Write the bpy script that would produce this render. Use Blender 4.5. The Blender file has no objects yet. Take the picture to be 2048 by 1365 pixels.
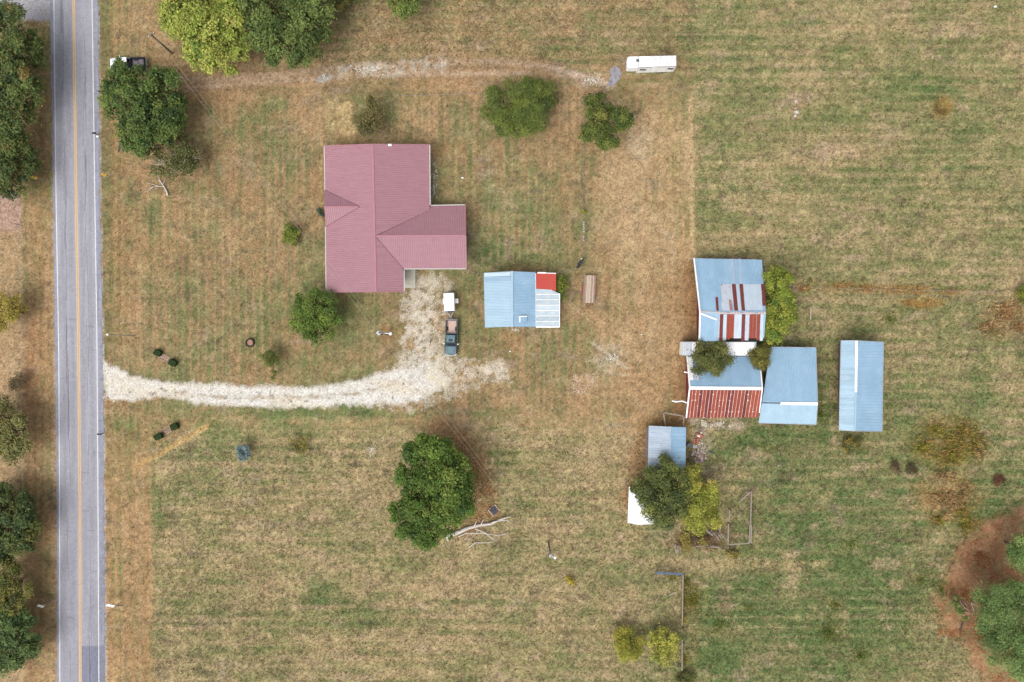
import bpy, math, random
import numpy as np
from mathutils import Vector

# ------------------------------------------------------------------ camera, light, exposure
SC = bpy.context.scene
COL = SC.collection
H = 107.2            # drone height above the ground, metres
K = 12.75            # photograph pixels per metre on the ground
CX, CY = 1024.0, 682.5

cam = bpy.data.cameras.new('camera')
cam.sensor_width = 36.0
cam.lens = 36.0 * H / (2048.0 / K)
cam.clip_start = 1.0
cam.clip_end = 20000.0
camo = bpy.data.objects.new('camera', cam)
COL.objects.link(camo)
camo.location = (0, 0, H)
camo.rotation_euler = (0, 0, 0)
SC.camera = camo

SUN_EL, SUN_AZ = math.radians(57), math.atan2(-0.78, -0.62)      # light from the lower left of the picture
world = bpy.data.worlds.new('World')
SC.world = world
world.use_nodes = True
wn = world.node_tree.nodes
wl = world.node_tree.links
for n in list(wn):
    wn.remove(n)
sky = wn.new('ShaderNodeTexSky')
sky.sky_type = 'NISHITA'
sky.sun_disc = False
sky.sun_elevation = SUN_EL
sky.sun_rotation = math.pi / 2 - SUN_AZ
sky.air_density = 1.0
sky.dust_density = 3.0
sky.ozone_density = 1.0
hs = wn.new('ShaderNodeHueSaturation')
hs.inputs['Saturation'].default_value = 0.22
bg = wn.new('ShaderNodeBackground')
bg.inputs['Strength'].default_value = 0.15
wo = wn.new('ShaderNodeOutputWorld')
wl.new(sky.outputs[0], hs.inputs['Color'])
wl.new(hs.outputs[0], bg.inputs['Color'])
wl.new(bg.outputs[0], wo.inputs['Surface'])

sun = bpy.data.lights.new('sun', 'SUN')
sun.energy = 1.2
sun.angle = math.radians(42)
sun.color = (1.0, 0.95, 0.87)
suno = bpy.data.objects.new('sun', sun)
COL.objects.link(suno)
sd = Vector((math.cos(SUN_EL) * math.cos(SUN_AZ), math.cos(SUN_EL) * math.sin(SUN_AZ), math.sin(SUN_EL)))
suno.rotation_euler = sd.to_track_quat('Z', 'Y').to_euler()
suno.location = sd * 200

SC.view_settings.view_transform = 'Standard'
SC.view_settings.look = 'None'
SC.view_settings.exposure = 0.86
SC.view_settings.gamma = 1.0
SC.view_settings.use_curve_mapping = False
SC.cycles.max_bounces = 4
SC.cycles.diffuse_bounces = 2
SC.cycles.glossy_bounces = 2
SC.cycles.transparent_max_bounces = 4

# ------------------------------------------------------------------ helpers
RNG = np.random.default_rng(7)
random.seed(7)
GAIN = 1.75          # how much the exposure lifts a surface: colours below are written as seen in daylight


def lin(c):
    c = np.asarray(c, float) / 255.0
    return np.where(c <= 0.04045, c / 12.92, ((c + 0.055) / 1.055) ** 2.4)


def C(r, g, b):
    v = np.minimum(lin((r, g, b)) / GAIN, 0.85)
    return (float(v[0]), float(v[1]), float(v[2]))


def P(px, py, z=0.0):
    s = (H - z) / H
    return ((px - CX) / K * s, (CY - py) / K * s, z)


def V(t):
    return Vector(t)


def material(name, c1, c2=None, scale=(1, 1, 1), rough=0.85, metal=0.0, detail=4.0, c3=None, scale3=6.0, t3=(0.62, 0.7),
             bump=0.0, bump_scale=20.0, tint=False, vcol=False, grain=0.0, grain_scale=8.0, spec=0.3, transl=0.0):
    m = bpy.data.materials.new(name)
    m.use_nodes = True
    nt = m.node_tree
    N, L = nt.nodes, nt.links
    b = N['Principled BSDF']
    b.inputs['Roughness'].default_value = rough
    b.inputs['Metallic'].default_value = metal
    b.inputs['Specular IOR Level'].default_value = spec
    tc = N.new('ShaderNodeTexCoord')
    if vcol:
        at = N.new('ShaderNodeAttribute')
        at.attribute_name = 'Col'
        out = at.outputs['Color']
    else:
        if c2 is None:
            c2 = tuple(x * 0.8 for x in c1)
        mp = N.new('ShaderNodeMapping')
        mp.inputs['Scale'].default_value = scale
        L.new(tc.outputs['Object'], mp.inputs['Vector'])
        nz = N.new('ShaderNodeTexNoise')
        nz.inputs['Scale'].default_value = 1.0
        nz.inputs['Detail'].default_value = detail
        nz.inputs['Roughness'].default_value = 0.6
        L.new(mp.outputs[0], nz.inputs['Vector'])
        rp = N.new('ShaderNodeValToRGB')
        rp.color_ramp.elements[0].position = 0.3
        rp.color_ramp.elements[1].position = 0.7
        rp.color_ramp.elements[0].color = (*c2, 1)
        rp.color_ramp.elements[1].color = (*c1, 1)
        L.new(nz.outputs['Fac'], rp.inputs['Fac'])
        out = rp.outputs['Color']
        if c3 is not None:
            n3 = N.new('ShaderNodeTexNoise')
            n3.inputs['Scale'].default_value = scale3
            n3.inputs['Detail'].default_value = 6
            n3.inputs['Roughness'].default_value = 0.65
            L.new(tc.outputs['Object'], n3.inputs['Vector'])
            r3 = N.new('ShaderNodeValToRGB')
            r3.color_ramp.elements[0].position = t3[0]
            r3.color_ramp.elements[1].position = t3[1]
            L.new(n3.outputs['Fac'], r3.inputs['Fac'])
            mx = N.new('ShaderNodeMix')
            mx.data_type = 'RGBA'
            L.new(r3.outputs['Color'], mx.inputs[0])
            L.new(out, mx.inputs[6])
            mx.inputs[7].default_value = (*c3, 1)
            out = mx.outputs[2]
    if grain > 0:
        ng = N.new('ShaderNodeTexNoise')
        ng.inputs['Scale'].default_value = grain_scale
        ng.inputs['Detail'].default_value = 3
        ng.inputs['Roughness'].default_value = 0.7
        L.new(tc.outputs['Object'], ng.inputs['Vector'])
        mr = N.new('ShaderNodeMapRange')
        mr.inputs['From Min'].default_value = 0.25
        mr.inputs['From Max'].default_value = 0.75
        mr.inputs['To Min'].default_value = 1 - grain
        mr.inputs['To Max'].default_value = 1 + grain
        L.new(ng.outputs['Fac'], mr.inputs['Value'])
        vm = N.new('ShaderNodeVectorMath')
        vm.operation = 'SCALE'
        L.new(out, vm.inputs[0])
        L.new(mr.outputs[0], vm.inputs['Scale'])
        out = vm.outputs[0]
    if tint:
        at = N.new('ShaderNodeAttribute')
        at.attribute_name = 'tint'
        vm = N.new('ShaderNodeVectorMath')
        vm.operation = 'SCALE'
        L.new(out, vm.inputs[0])
        L.new(at.outputs['Fac'], vm.inputs['Scale'])
        out = vm.outputs[0]
    L.new(out, b.inputs['Base Color'])
    if bump > 0:
        nb = N.new('ShaderNodeTexNoise')
        nb.inputs['Scale'].default_value = bump_scale
        nb.inputs['Detail'].default_value = 4
        L.new(tc.outputs['Object'], nb.inputs['Vector'])
        bp = N.new('ShaderNodeBump')
        bp.inputs['Strength'].default_value = bump
        bp.inputs['Distance'].default_value = 0.1
        L.new(nb.outputs['Fac'], bp.inputs['Height'])
        L.new(bp.outputs[0], b.inputs['Normal'])
    if transl > 0:
        tr = N.new('ShaderNodeBsdfTranslucent')
        L.new(out, tr.inputs['Color'])
        ms = N.new('ShaderNodeMixShader')
        ms.inputs[0].default_value = transl
        L.new(b.outputs[0], ms.inputs[1])
        L.new(tr.outputs[0], ms.inputs[2])
        L.new(ms.outputs[0], N['Material Output'].inputs['Surface'])
    return m


class MB:
    """collects shapes given in world coordinates; build() links them as one mesh object"""

    def __init__(s):
        s.v, s.f, s.t = [], [], []

    def add(s, vs, fs, tint=1.0):
        o = len(s.v)
        s.v += [tuple(x) for x in vs]
        s.t += [tint] * len(vs)
        s.f += [tuple(o + i for i in f) for f in fs]
        return s

    def box(s, c, size, rz=0.0, tilt=0.0, tint=1.0, taper=1.0):
        hx, hy, hz = size[0] / 2, size[1] / 2, size[2] / 2
        vs = []
        for z in (-hz, hz):
            k = taper if z > 0 else 1.0
            for x, y in ((-hx, -hy), (hx, -hy), (hx, hy), (-hx, hy)):
                vs.append((x * k, y * k, z))
        ct, st = math.cos(tilt), math.sin(tilt)
        cr, sr = math.cos(rz), math.sin(rz)
        out = []
        for x, y, z in vs:
            x, z = x * ct + z * st, -x * st + z * ct
            out.append((c[0] + x * cr - y * sr, c[1] + x * sr + y * cr, c[2] + z))
        return s.add(out, [(0, 3, 2, 1), (4, 5, 6, 7), (0, 1, 5, 4), (1, 2, 6, 5), (2, 3, 7, 6), (3, 0, 4, 7)], tint)

    def prism(s, poly, z0, z1, tint=1.0, inset=0.0):
        n = len(poly)
        cx = sum(p[0] for p in poly) / n
        cy = sum(p[1] for p in poly) / n
        vs = [(p[0], p[1], z0) for p in poly]
        vs += [(cx + (p[0] - cx) * (1 - inset), cy + (p[1] - cy) * (1 - inset), z1) for p in poly]
        fs = [tuple(range(n - 1, -1, -1)), tuple(range(n, 2 * n))]
        fs += [(i, (i + 1) % n, n + (i + 1) % n, n + i) for i in range(n)]
        return s.add(vs, fs, tint)

    def slab(s, poly, n, t, tint=1.0):
        """3-D polygon given a thickness t downwards along normal n"""
        k = len(poly)
        vs = [tuple(p) for p in poly] + [tuple(V(p) - n * t) for p in poly]
        fs = [tuple(range(k)), tuple(range(2 * k - 1, k - 1, -1))]
        fs += [(i, k + i, k + (i + 1) % k, (i + 1) % k) for i in range(k)]
        return s.add(vs, fs, tint)

    def tube(s, pts, rad, n=6, tint=1.0, caps=True):
        pts = [V(p) for p in pts]
        if not hasattr(rad, '__len__'):
            rad = [rad] * len(pts)
        vs = []
        for i, p in enumerate(pts):
            d = (pts[min(i + 1, len(pts) - 1)] - pts[max(i - 1, 0)])
            d = d.normalized() if d.length > 1e-9 else V((0, 0, 1))
            a = V((0, 0, 1)) if abs(d.z) < 0.9 else V((1, 0, 0))
            u = d.cross(a).normalized()
            w = d.cross(u)
            for k in range(n):
                t = 2 * math.pi * k / n
                vs.append(tuple(p + (u * math.cos(t) + w * math.sin(t)) * rad[i]))
        fs = []
        for i in range(len(pts) - 1):
            for k in range(n):
                k2 = (k + 1) % n
                fs.append((i * n + k, i * n + k2, (i + 1) * n + k2, (i + 1) * n + k))
        if caps:
            fs.append(tuple(range(n)))
            e = (len(pts) - 1) * n
            fs.append(tuple(e + k for k in range(n - 1, -1, -1)))
        return s.add(vs, fs, tint)

    def loft(s, rings, tint=1.0):
        n = len(rings[0])
        vs = [p for r in rings for p in r]
        fs = [(i * n + k, i * n + (k + 1) % n, (i + 1) * n + (k + 1) % n, (i + 1) * n + k)
              for i in range(len(rings) - 1) for k in range(n)]
        fs.append(tuple(range(n - 1, -1, -1)))
        e = (len(rings) - 1) * n
        fs.append(tuple(e + k for k in range(n)))
        return s.add(vs, fs, tint)

    def dome(s, c, r, rz, n=10, m=4, tint=1.0):
        rings = []
        for i in range(m):
            a = math.pi / 2 * i / m
            rings.append([(c[0] + r * math.cos(a) * math.cos(2 * math.pi * k / n), c[1] + r * math.cos(a) * math.sin(2 * math.pi * k / n),
                           c[2] + rz * math.sin(a)) for k in range(n)])
        rings.append([(c[0] + 0.01 * math.cos(2 * math.pi * k / n), c[1] + 0.01 * math.sin(2 * math.pi * k / n), c[2] + rz) for k in range(n)])
        return s.loft(rings, tint)

    def build(s, name, mat, parent=None, org=None, smooth=False):
        if org is None:
            org = tuple(parent['_o']) if parent is not None and '_o' in parent else (0, 0, 0)
        me = bpy.data.meshes.new(name)
        me.from_pydata([(x - org[0], y - org[1], z - org[2]) for x, y, z in s.v], [], s.f)
        me.materials.append(mat)
        at = me.attributes.new('tint', 'FLOAT', 'POINT')
        at.data.foreach_set('value', s.t)
        if smooth:
            me.polygons.foreach_set('use_smooth', [True] * len(me.polygons))
        me.update()
        o = bpy.data.objects.new(name, me)
        COL.objects.link(o)
        if parent is not None:
            o.parent = parent
            o['_o'] = list(org)
        return o


def thing(name, label, cat, loc=(0, 0, 0), group=None):
    o = bpy.data.objects.new(name, None)
    COL.objects.link(o)
    o.location = loc
    o['_o'] = list(loc)
    o['label'] = label
    o['category'] = cat
    if group:
        o['group'] = group
    return o


def tag(o, label, cat, group=None):
    o['label'] = label
    o['category'] = cat
    if group:
        o['group'] = group
    return o


def piece(name, mesh, parent, loc, rz=0.0):
    o = bpy.data.objects.new(name, mesh)
    COL.objects.link(o)
    o.parent = parent
    o.location = loc
    o.rotation_euler = (0, 0, rz)
    return o


# ------------------------------------------------------------------ value noise in numpy
def vnoise(x, y, seed):
    xi = np.floor(x).astype(np.int64)
    yi = np.floor(y).astype(np.int64)
    xf, yf = x - xi, y - yi
    xf = xf * xf * (3 - 2 * xf)
    yf = yf * yf * (3 - 2 * yf)

    def h(a, b):
        n = (a * 374761393 + b * 668265263 + seed * 1442695041) & 0x7fffffff
        n = ((n ^ (n >> 13)) * 1274126177) & 0x7fffffff
        n = (n ^ (n >> 16)) & 0xffff
        return n / 65535.0
    a = h(xi, yi) * (1 - xf) + h(xi + 1, yi) * xf
    b = h(xi, yi + 1) * (1 - xf) + h(xi + 1, yi + 1) * xf
    return a * (1 - yf) + b * yf


def fbm(x, y, sx, sy, octv=4, seed=1, gain=0.55):
    s, a, t = 0, 1.0, 0
    for i in range(octv):
        s = s + a * vnoise(x / sx * 2 ** i + 17.3 * i, y / sy * 2 ** i + 9.1 * i, seed + i * 31)
        t += a
        a *= gain
    return s / t - 0.5


def sstep(a, b, x):
    t = np.clip((x - a) / (b - a), 0, 1)
    return t * t * (3 - 2 * t)


def polydist(px, py, pts):
    d = np.full(px.shape, 1e9)
    for (x0, y0), (x1, y1) in zip(pts[:-1], pts[1:]):
        dx, dy = x1 - x0, y1 - y0
        t = np.clip(((px - x0) * dx + (py - y0) * dy) / (dx * dx + dy * dy + 1e-9), 0, 1)
        d = np.minimum(d, np.hypot(px - x0 - t * dx, py - y0 - t * dy))
    return d


def inpoly(px, py, pts):
    r = np.zeros(px.shape, bool)
    n = len(pts)
    for i in range(n):
        x0, y0 = pts[i]
        x1, y1 = pts[(i + 1) % n]
        c = ((y0 > py) != (y1 > py)) & (px < (x1 - x0) * (py - y0) / (y1 - y0 + 1e-9) + x0)
        r ^= c
    return r


def sdpoly(px, py, pts):
    d = polydist(px, py, list(pts) + [pts[0]])
    return np.where(inpoly(px, py, pts), -d, d)


# ------------------------------------------------------------------ the ground: cover map
GREEN = np.array([
    [.5, .5, .5, .5, .6, .6, .5, .35, .35, .4, .4, .5, .55, .5, .5, .55, .5],
    [.4, .4, .45, .2, .3, .35, .3, .3, .3, .3, .35, .55, .55, .55, .6, .6, .55],
    [.3, .3, .25, .35, .5, .3, .35, .3, .35, .3, .3, .5, .6, .5, .65, .6, .55],
    [.4, .4, .35, .4, .4, .35, .4, .4, .45, .4, .3, .6, .55, .5, .6, .55, .5],
    [.3, .4, .3, .4, .35, .35, .5, .45, .5, .45, .3, .4, .55, .55, .5, .5, .5],
    [.2, .35, .35, .45, .5, .55, .5, .4, .45, .4, .3, .4, .6, .6, .6, .5, .4],
    [.2, .35, .4, .45, .5, .55, .5, .4, .5, .35, .25, .4, .6, .6, .65, .6, .5],
    [.3, .4, .35, .55, .55, .5, .5, .35, .45, .4, .3, .45, .65, .65, .65, .6, .6],
    [.3, .35, .25, .55, .5, .5, .4, .35, .5, .45, .3, .4, .6, .65, .6, .4, .6],
    [.3, .35, .25, .55, .55, .5, .5, .5, .45, .45, .5, .55, .55, .7, .65, .4, .2],
    [.3, .35, .25, .55, .55, .55, .5, .5, .5, .5, .6, .7, .6, .65, .7, .4, .2],
    [.3, .35, .25, .5, .5, .5, .5, .5, .5, .5, .55, .8, .55, .65, .6, .35, .2]])

DRIVE = [(204, 712), (222, 732), (262, 752), (330, 764), (430, 770), (560, 775), (660, 771), (730, 757), (790, 738), (818, 706), (824, 660), (818, 610),
         (830, 560), (862, 548), (884, 580), (880, 640), (886, 712), (930, 735), (1004, 737), (1000, 754), (930, 772), (850, 800), (740, 810), (620, 813),
         (480, 813), (390, 806), (330, 793), (250, 800), (208, 797)]
PINE = [(2060, 1015), (1985, 1045), (1930, 1090), (1905, 1150), (1880, 1215), (1905, 1260), (1950, 1290), (1975, 1380), (2300, 1380), (2300, 1015)]
ROAD_L = [(101, -400), (101, 0), (107, 400), (111, 740), (114, 980), (114.5, 1365), (113, 1800)]
ROAD_R = [(190, -400), (196, 0), (200, 400), (206, 740), (208, 980), (211, 1365), (213, 1800)]


def curve_x(pts, y):
    ys = [p[1] for p in pts]
    xs = [p[0] for p in pts]
    return np.interp(y, ys, xs)


def ground_cover(X, Y):
    """returns linear colour (n,3), stone mask and open-grass mask for world points"""
    px, py = X * K + CX, CY - Y * K
    # warped pixel coordinates keep every border ragged
    w1 = fbm(X, Y, 2.2, 2.2, 3, 5) * 26
    w2 = fbm(X, Y, 2.2, 2.2, 3, 55) * 26
    f1 = fbm(X, Y, .5, .5, 2, 71) * 9
    f2 = fbm(X, Y, .5, .5, 2, 72) * 9
    wx, wy = px + w1 + f1, py + w2 + f2
    gx = np.clip(wx / 128.0, 0, 15.999)
    gy = np.clip(wy / 124.1, 0, 10.999)
    ix, iy = gx.astype(int), gy.astype(int)
    fx, fy = gx - ix, gy - iy
    G = (GREEN[iy, ix] * (1 - fx) + GREEN[iy, ix + 1] * fx) * (1 - fy) + (GREEN[iy + 1, ix] * (1 - fx) + GREEN[iy + 1, ix + 1] * fx) * fy
    # mowing direction: up-down in the yard and the verges, left-right in the pastures
    vert = np.clip(sstep(1400, 1380, px) * sstep(880, 800, py) * sstep(150, 210, py) + sstep(310, 300, px), 0, 1)
    sv = fbm(X, Y, .55, 9, 4, 11)
    sh = fbm(X, Y, 9, .6, 4, 12)
    streak = sv * vert + sh * (1 - vert)
    big = fbm(X, Y, 14, 11, 4, 13)
    mid = fbm(X, Y, 2.6, 2.2, 4, 14)
    fine = fbm(X, Y, .75, .75, 3, 15)
    tiny = vnoise(X / .27, Y / .27, 77) - .5
    mid2 = fbm(X, Y, 6.5, 5.0, 3, 16)
    rows = np.cos(2 * np.pi * X / 1.25 + fbm(X, Y, 3, 14, 2, 17) * 5) * vert * .10 + np.cos(2 * np.pi * Y / 1.7 + fbm(X, Y, 16, 3, 2, 18) * 6) * (1 - vert) * .09
    rows = rows * np.clip(.5 + fbm(X, Y, 9, 9, 2, 19) * 3, 0, 1)
    G = .5 + (G - .5) * 1.25 + big * .3 + mid2 * .75 + mid * .62 + streak * 1.0 + rows * 1.7 + fine * .45 + tiny * .16

    def blob(x, y, rx, ry=None, s=.35):
        ry = ry or rx
        return sstep(1 + s, 1 - s, np.hypot((wx - x) / rx, (wy - y) / ry))

    G = G - .15 * sstep(310, 340, px) * sstep(1330, 1200, wx) * sstep(840, 900, py)
    G = G + .20 * sstep(1400, 1500, wx) * sstep(780, 880, wy) - .04 * sstep(1375, 1400, px) * sstep(600, 500, py)
    for x, y, rx, ry, a in ((1480, 1180, 70, 30, .25), (1720, 1180, 60, 60, .3), (1560, 960, 16, 120, .25), (1980, 1000, 50, 40, .35), (1620, 1060, 50, 40, .25), (1700, 1000, 60, 40, .15), (1660, 1340, 40, 30, .3), (1425, 1330, 46, 38, .5), (1665, 1140, 60, 30, .4), (1888, 180, 45, 24, .45), (318, 1050, 14, 42, .45), (1780, 1175, 50, 26, .35),
                            (1620, 1250, 34, 50, .3), (700, 1240, 60, 34, .3), (640, 1185, 42, 26, .38), (1650, 830, 16, 90, .35), (1560, 880, 80, 22, .35),
                            (540, 700, 130, 40, .12), (1010, 510, 60, 26, .3), (720, 640, 70, 50, .22), (1010, 690, 120, 40, .1), (1960, 760, 30, 60, .25),
                            (1470, 905, 40, 26, .3), (1440, 1230, 44, 40, .25), (455, 905, 90, 40, .12), (400, 1040, 70, 90, .1), (1100, 510, 40, 26, .2),
                            (1560, 680, 60, 40, .22), (1700, 560, 60, 20, .2), (1490, 1060, 18, 36, .3), (1830, 790, 60, 40, .15), (245, 765, 40, 10, .3),
                            (700, 825, 380, 9, .3), (330, 810, 60, 9, .3), (955, 430, 40, 160, .08), (1400, 905, 30, 60, .25), (900, 255, 30, 60, .15)):
        G = G + blob(x, y, rx, ry) * a
    for x, y, rx, ry, a in ((1290, 700, 70, 110, .2), (1280, 440, 80, 190, .12), (1270, 960, 22, 130, .28), (430, 330, 60, 50, .2), (520, 480, 70, 90, .12),
                            (1160, 780, 50, 30, .3), (1380, 730, 26, 130, .35), (1500, 1130, 140, 18, .22), (880, 270, 30, 60, .2), (300, 60, 60, 60, .25),
                            (300, 350, 70, 40, .25), (430, 180, 160, 26, .3), (1690, 300, 60, 30, .25), (1800, 560, 110, 26, .2), (800, 470, 40, 40, .1)):
        G = G - blob(x, y, rx, ry) * a
    pastm = np.clip(sstep(1375, 1400, px) + sstep(830, 890, py) * sstep(300, 320, px) + .5 * sstep(150, 110, py) * (px > 640), 0, 1)[:, None]
    dry = lin((186, 154, 115)) + (lin((184, 163, 125)) - lin((186, 154, 115))) * pastm
    mixc = lin((160, 140, 101)) + (lin((162, 150, 109)) - lin((160, 140, 101))) * pastm
    grn = lin((134, 135, 90))
    dgrn = lin((106, 122, 74))
    g = np.clip(G, 0, 1.25)[:, None]
    c = np.where(g < .33, dry + (mixc - dry) * np.clip(g / .33, 0, 1),
                 np.where(g < .72, mixc + (grn - mixc) * np.clip((g - .33) / .39, 0, 1), grn + (dgrn - grn) * np.clip((g - .72) / .5, 0, 1)))
    # warm, rusty tinge of dead grass in the yard and verges; pale straw and pinkish thatch elsewhere
    wm = np.clip(.5 + fbm(X, Y, 5, 6, 4, 21) * 2.6, 0, 1) * np.clip(1.1 - G, 0, 1)
    warm = np.clip(sstep(1400, 1370, px) * sstep(900, 820, py) * .55 + sstep(305, 300, px) * .75 + .18, 0, 1)
    c = c + (lin((172, 134, 96)) - c) * (wm * warm)[:, None] * .5
    pale = sstep(.1, .3, fbm(X, Y, 3.4, 1.6, 5, 23) + .12 * streak) * (1 - warm * .5)
    c = c + (lin((188, 164, 132)) - c) * pale[:, None] * .75
    straw = sstep(.08, .3, fbm(X, Y, 2.0, 1.4, 5, 24) + .2 * streak)
    c = c + (lin((196, 174, 130)) - c) * straw[:, None] * .38

    th_ = sstep(.12, .3, fbm(X, Y, 2.2, 1.3, 4, 26) - .06 * streak)
    c = c + (lin((118, 106, 84)) - c) * (th_ * .55)[:, None]
    pk_ = sstep(.16, .32, fbm(X, Y, 4.5, 2.2, 5, 27))
    c = c + (lin((176, 154, 132)) - c) * (pk_ * .5)[:, None]

    ln = np.cos(2 * np.pi * (Y + fbm(X, Y, 30, 8, 2, 28) * 1.2) / 1.55) * (1 - vert) + np.cos(2 * np.pi * (X + fbm(X, Y, 8, 30, 2, 29) * 1.2) / 1.2) * vert
    lm = np.clip(ln, 0, 1) ** 5 * np.clip(.35 + fbm(X, Y, 11, 7, 3, 30) * 2.6 + streak * .8, 0, 1)
    c = c + (lin((196, 174, 134)) - c) * (lm * .46)[:, None]
    dm = np.clip(-ln, 0, 1) ** 6 * np.clip(.25 + fbm(X, Y, 9, 7, 3, 34) * 2.6, 0, 1)
    c = c * (1 - dm * .16)[:, None]

    def put(col, m):
        nonlocal c
        c = c + (lin(col) - c) * np.clip(m, 0, 1)[:, None]

    br = fbm(X, Y, .9, .9, 4, 31)                 # break-up of sparse covers
    stone = np.zeros_like(X)
    # verge stripes left behind by the mower
    for x0, x1, w_, a, col in ((228, 232, 5, .4, (186, 150, 98)), (243, 246, 4, .45, (192, 156, 104)), (238, 240, 3, .35, (110, 104, 62)), (288, 290, 5, .35, (176, 134, 80)),
                               (262, 264, 9, .25, (168, 124, 72)), (300, 300, 3, .4, (190, 158, 110)), (220, 222, 4, .25, (168, 128, 80))):
        y0 = 855 if x0 > 250 else 0
        d = np.abs(px - (x0 + (x1 - x0) * np.clip(py / 1365, 0, 1)) - w1 * .12)
        put(col, sstep(w_, w_ * .3, d) * a * (px > 205) * (py > y0 - 500 * (x0 < 250)) * np.clip(.8 + br * 2, 0, 1) * (1 - sstep(690, 700, py) * sstep(860, 850, py)))
    d = px - curve_x(ROAD_R, py)
    put((118, 120, 78), sstep(34, 14, d + w1 * .5) * (d > -5) * .6 * sstep(820, 700, py) * np.clip(.8 + br * 2, 0, 1))
    put((196, 190, 186), sstep(4.5, 1.5, np.abs(d - f1 * .3)) * np.clip(.6 + br * 3, 0, 1) * .8)
    put((176, 168, 166), sstep(6, 1.5, np.abs(px - curve_x(ROAD_L, py) - f1 * .4)) * np.clip(.5 + br * 3, 0, 1) * .7)
    # left of the road: pale dry field, pink soil
    left = (px < 100)
    put((192, 164, 128), left * sstep(50, 40, wx) * sstep(440, 480, wy) * .55)
    put((190, 158, 142), left * sstep(44, 36, wx) * sstep(385, 392, wy) * sstep(480, 450, wy) * .85)
    put((150, 112, 74), left * sstep(50, 64, wx) * sstep(100, 84, wx) * .4 * np.clip(.6 + br * 2, 0, 1))
    put((156, 114, 86), left * sstep(46, 54, wx) * sstep(84, 64, wx) * np.clip(fbm(X, Y, 4, 12, 3, 33) * 3, 0, 1) * .45)
    # straight mown edge between the yard strip and the pasture
    put((206, 178, 134), sstep(7, 2, np.abs(px - 1381 - (py - 200) * .018 - w1 * .08)) * sstep(185, 200, py) * sstep(520, 505, py) * .75)
    put((190, 160, 112), sstep(44, 8, np.abs(px - 1350)) * sstep(190, 230, wy) * sstep(620, 480, wy) * .35 * (px < 1386))
    put((200, 174, 128), inpoly(wx, wy, [(634, 200), (660, 197), (660, 262), (636, 268)]) * np.clip(.55 + sv * 3, 0, 1) * .7)
    put((204, 178, 130), inpoly(wx, wy, [(664, 198), (704, 200), (704, 275), (664, 262)]) * np.clip(.7 + sv * 3, 0, 1) * .85)
    # faint yard stripes behind the house
    for x0, ya, yb, w_, a in ((912, 290, 380, 5, .6), (948, 295, 400, 5, .55), (1146, 200, 340, 6, .55), (1140, 380, 505, 5, .5), (806, 200, 290, 4, .3), (1265, 300, 520, 5, .3),
                              (1300, 250, 520, 5, .3), (1322, 250, 480, 4, .35), (1240, 560, 760, 6, .3), (522, 540, 680, 5, .3), (280, 500, 660, 6, .3), (1228, 860, 1010, 5, .3), (1243, 840, 1040, 4, .4)):
        put((198, 168, 122), sstep(w_, w_ * .3, np.abs(px - x0 - w1 * .15)) * sstep(ya - 20, ya + 10, py) * sstep(yb + 20, yb - 10, py) * a * np.clip(.7 + br * 2, 0, 1))
    for y0, xa, xb, w_, a in ((1010, 560, 1000, 5, .3), (1178, 700, 1020, 5, .4), (1255, 900, 1180, 5, .35), (1320, 700, 900, 10, .3), (1130, 1400, 1660, 9, .4), (1035, 400, 620, 5, .3),
                              (1280, 360, 500, 8, .35), (1215, 470, 700, 5, .25), (835, 850, 1240, 6, .25), (455, 1700, 2048, 6, .3), (330, 1500, 1700, 7, .3), (60, 1640, 1830, 8, .4), (100, 1400, 1500, 8, .4)):
        put((194, 168, 126), sstep(w_, w_ * .3, np.abs(py - y0 - w2 * .3)) * sstep(xa - 30, xa + 20, wx) * sstep(xb + 30, xb - 20, wx) * a * np.clip(.7 + br * 3, 0, 1))
    lane_ = sstep(1140, 1270, wx) * sstep(1400, 1375, wx) * sstep(180, 240, wy) * sstep(860, 760, wy)
    put((192, 164, 126), lane_ * np.clip(.42 + fbm(X, Y, 2.5, 9, 3, 35) * 2.2 + br * .6, 0, .85))
    put((172, 134, 92), sstep(1290, 1350, wx) * sstep(1392, 1375, wx) * sstep(480, 560, wy) * sstep(1050, 900, wy) * .3)
    put((184, 150, 112), sstep(40, 12, polydist(wx, wy, [(1370, 640), (1320, 760), (1200, 800), (1050, 810)])) * .3)
    # old track towards the camper: two pale ruts, gravel in the middle stretch
    for pts, w_, a in (([(370, 178), (500, 166), (640, 157), (740, 149), (890, 148), (1060, 146)], 6, .7),
                       ([(300, 150), (420, 160), (560, 150), (640, 141), (720, 132), (860, 126), (1010, 124), (1100, 134), (1190, 162), (1225, 170)], 7, .75)):
        put((214, 190, 164), sstep(w_ + 2.5, w_ * .3, polydist(px, py, pts) + f1 * .4) * np.clip(a * 1.2, 0, 1) * np.clip(.9 + br * 1.6, 0, 1))
    put((170, 138, 106), sstep(30, 10, polydist(wx, wy, [(200, 165), (380, 165), (640, 148), (860, 137), (1090, 140)])) * .5)
    gm = sstep(18, 6, polydist(wx, wy, [(670, 145), (740, 139), (800, 137), (880, 129)])) * np.clip(.5 + br * 4, 0, 1)
    put((188, 180, 164), gm * .75)
    stone = np.maximum(stone, gm * .8)
    gm = sstep(18, 7, polydist(wx, wy, [(1100, 130), (1170, 158), (1210, 172)])) * np.clip(.5 + br * 3, 0, 1)
    put((186, 160, 142), gm * .6)
    ring = sstep(13, 9, np.hypot(wx - 645, (wy - 152) * 1.4))
    put((186, 180, 172), ring * .85)
    stone = np.maximum(stone, ring)
    # white limestone drive and its sparse apron
    sdv = sdpoly(wx, wy, DRIVE)
    core = sstep(6, -6, sdpoly(px + f1 * 1.1 + w1 * .35, py + f2 * 1.1 + w2 * .35, DRIVE[:9] + [(800, 740), (860, 724), (900, 760)] + DRIVE[21:]))
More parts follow.
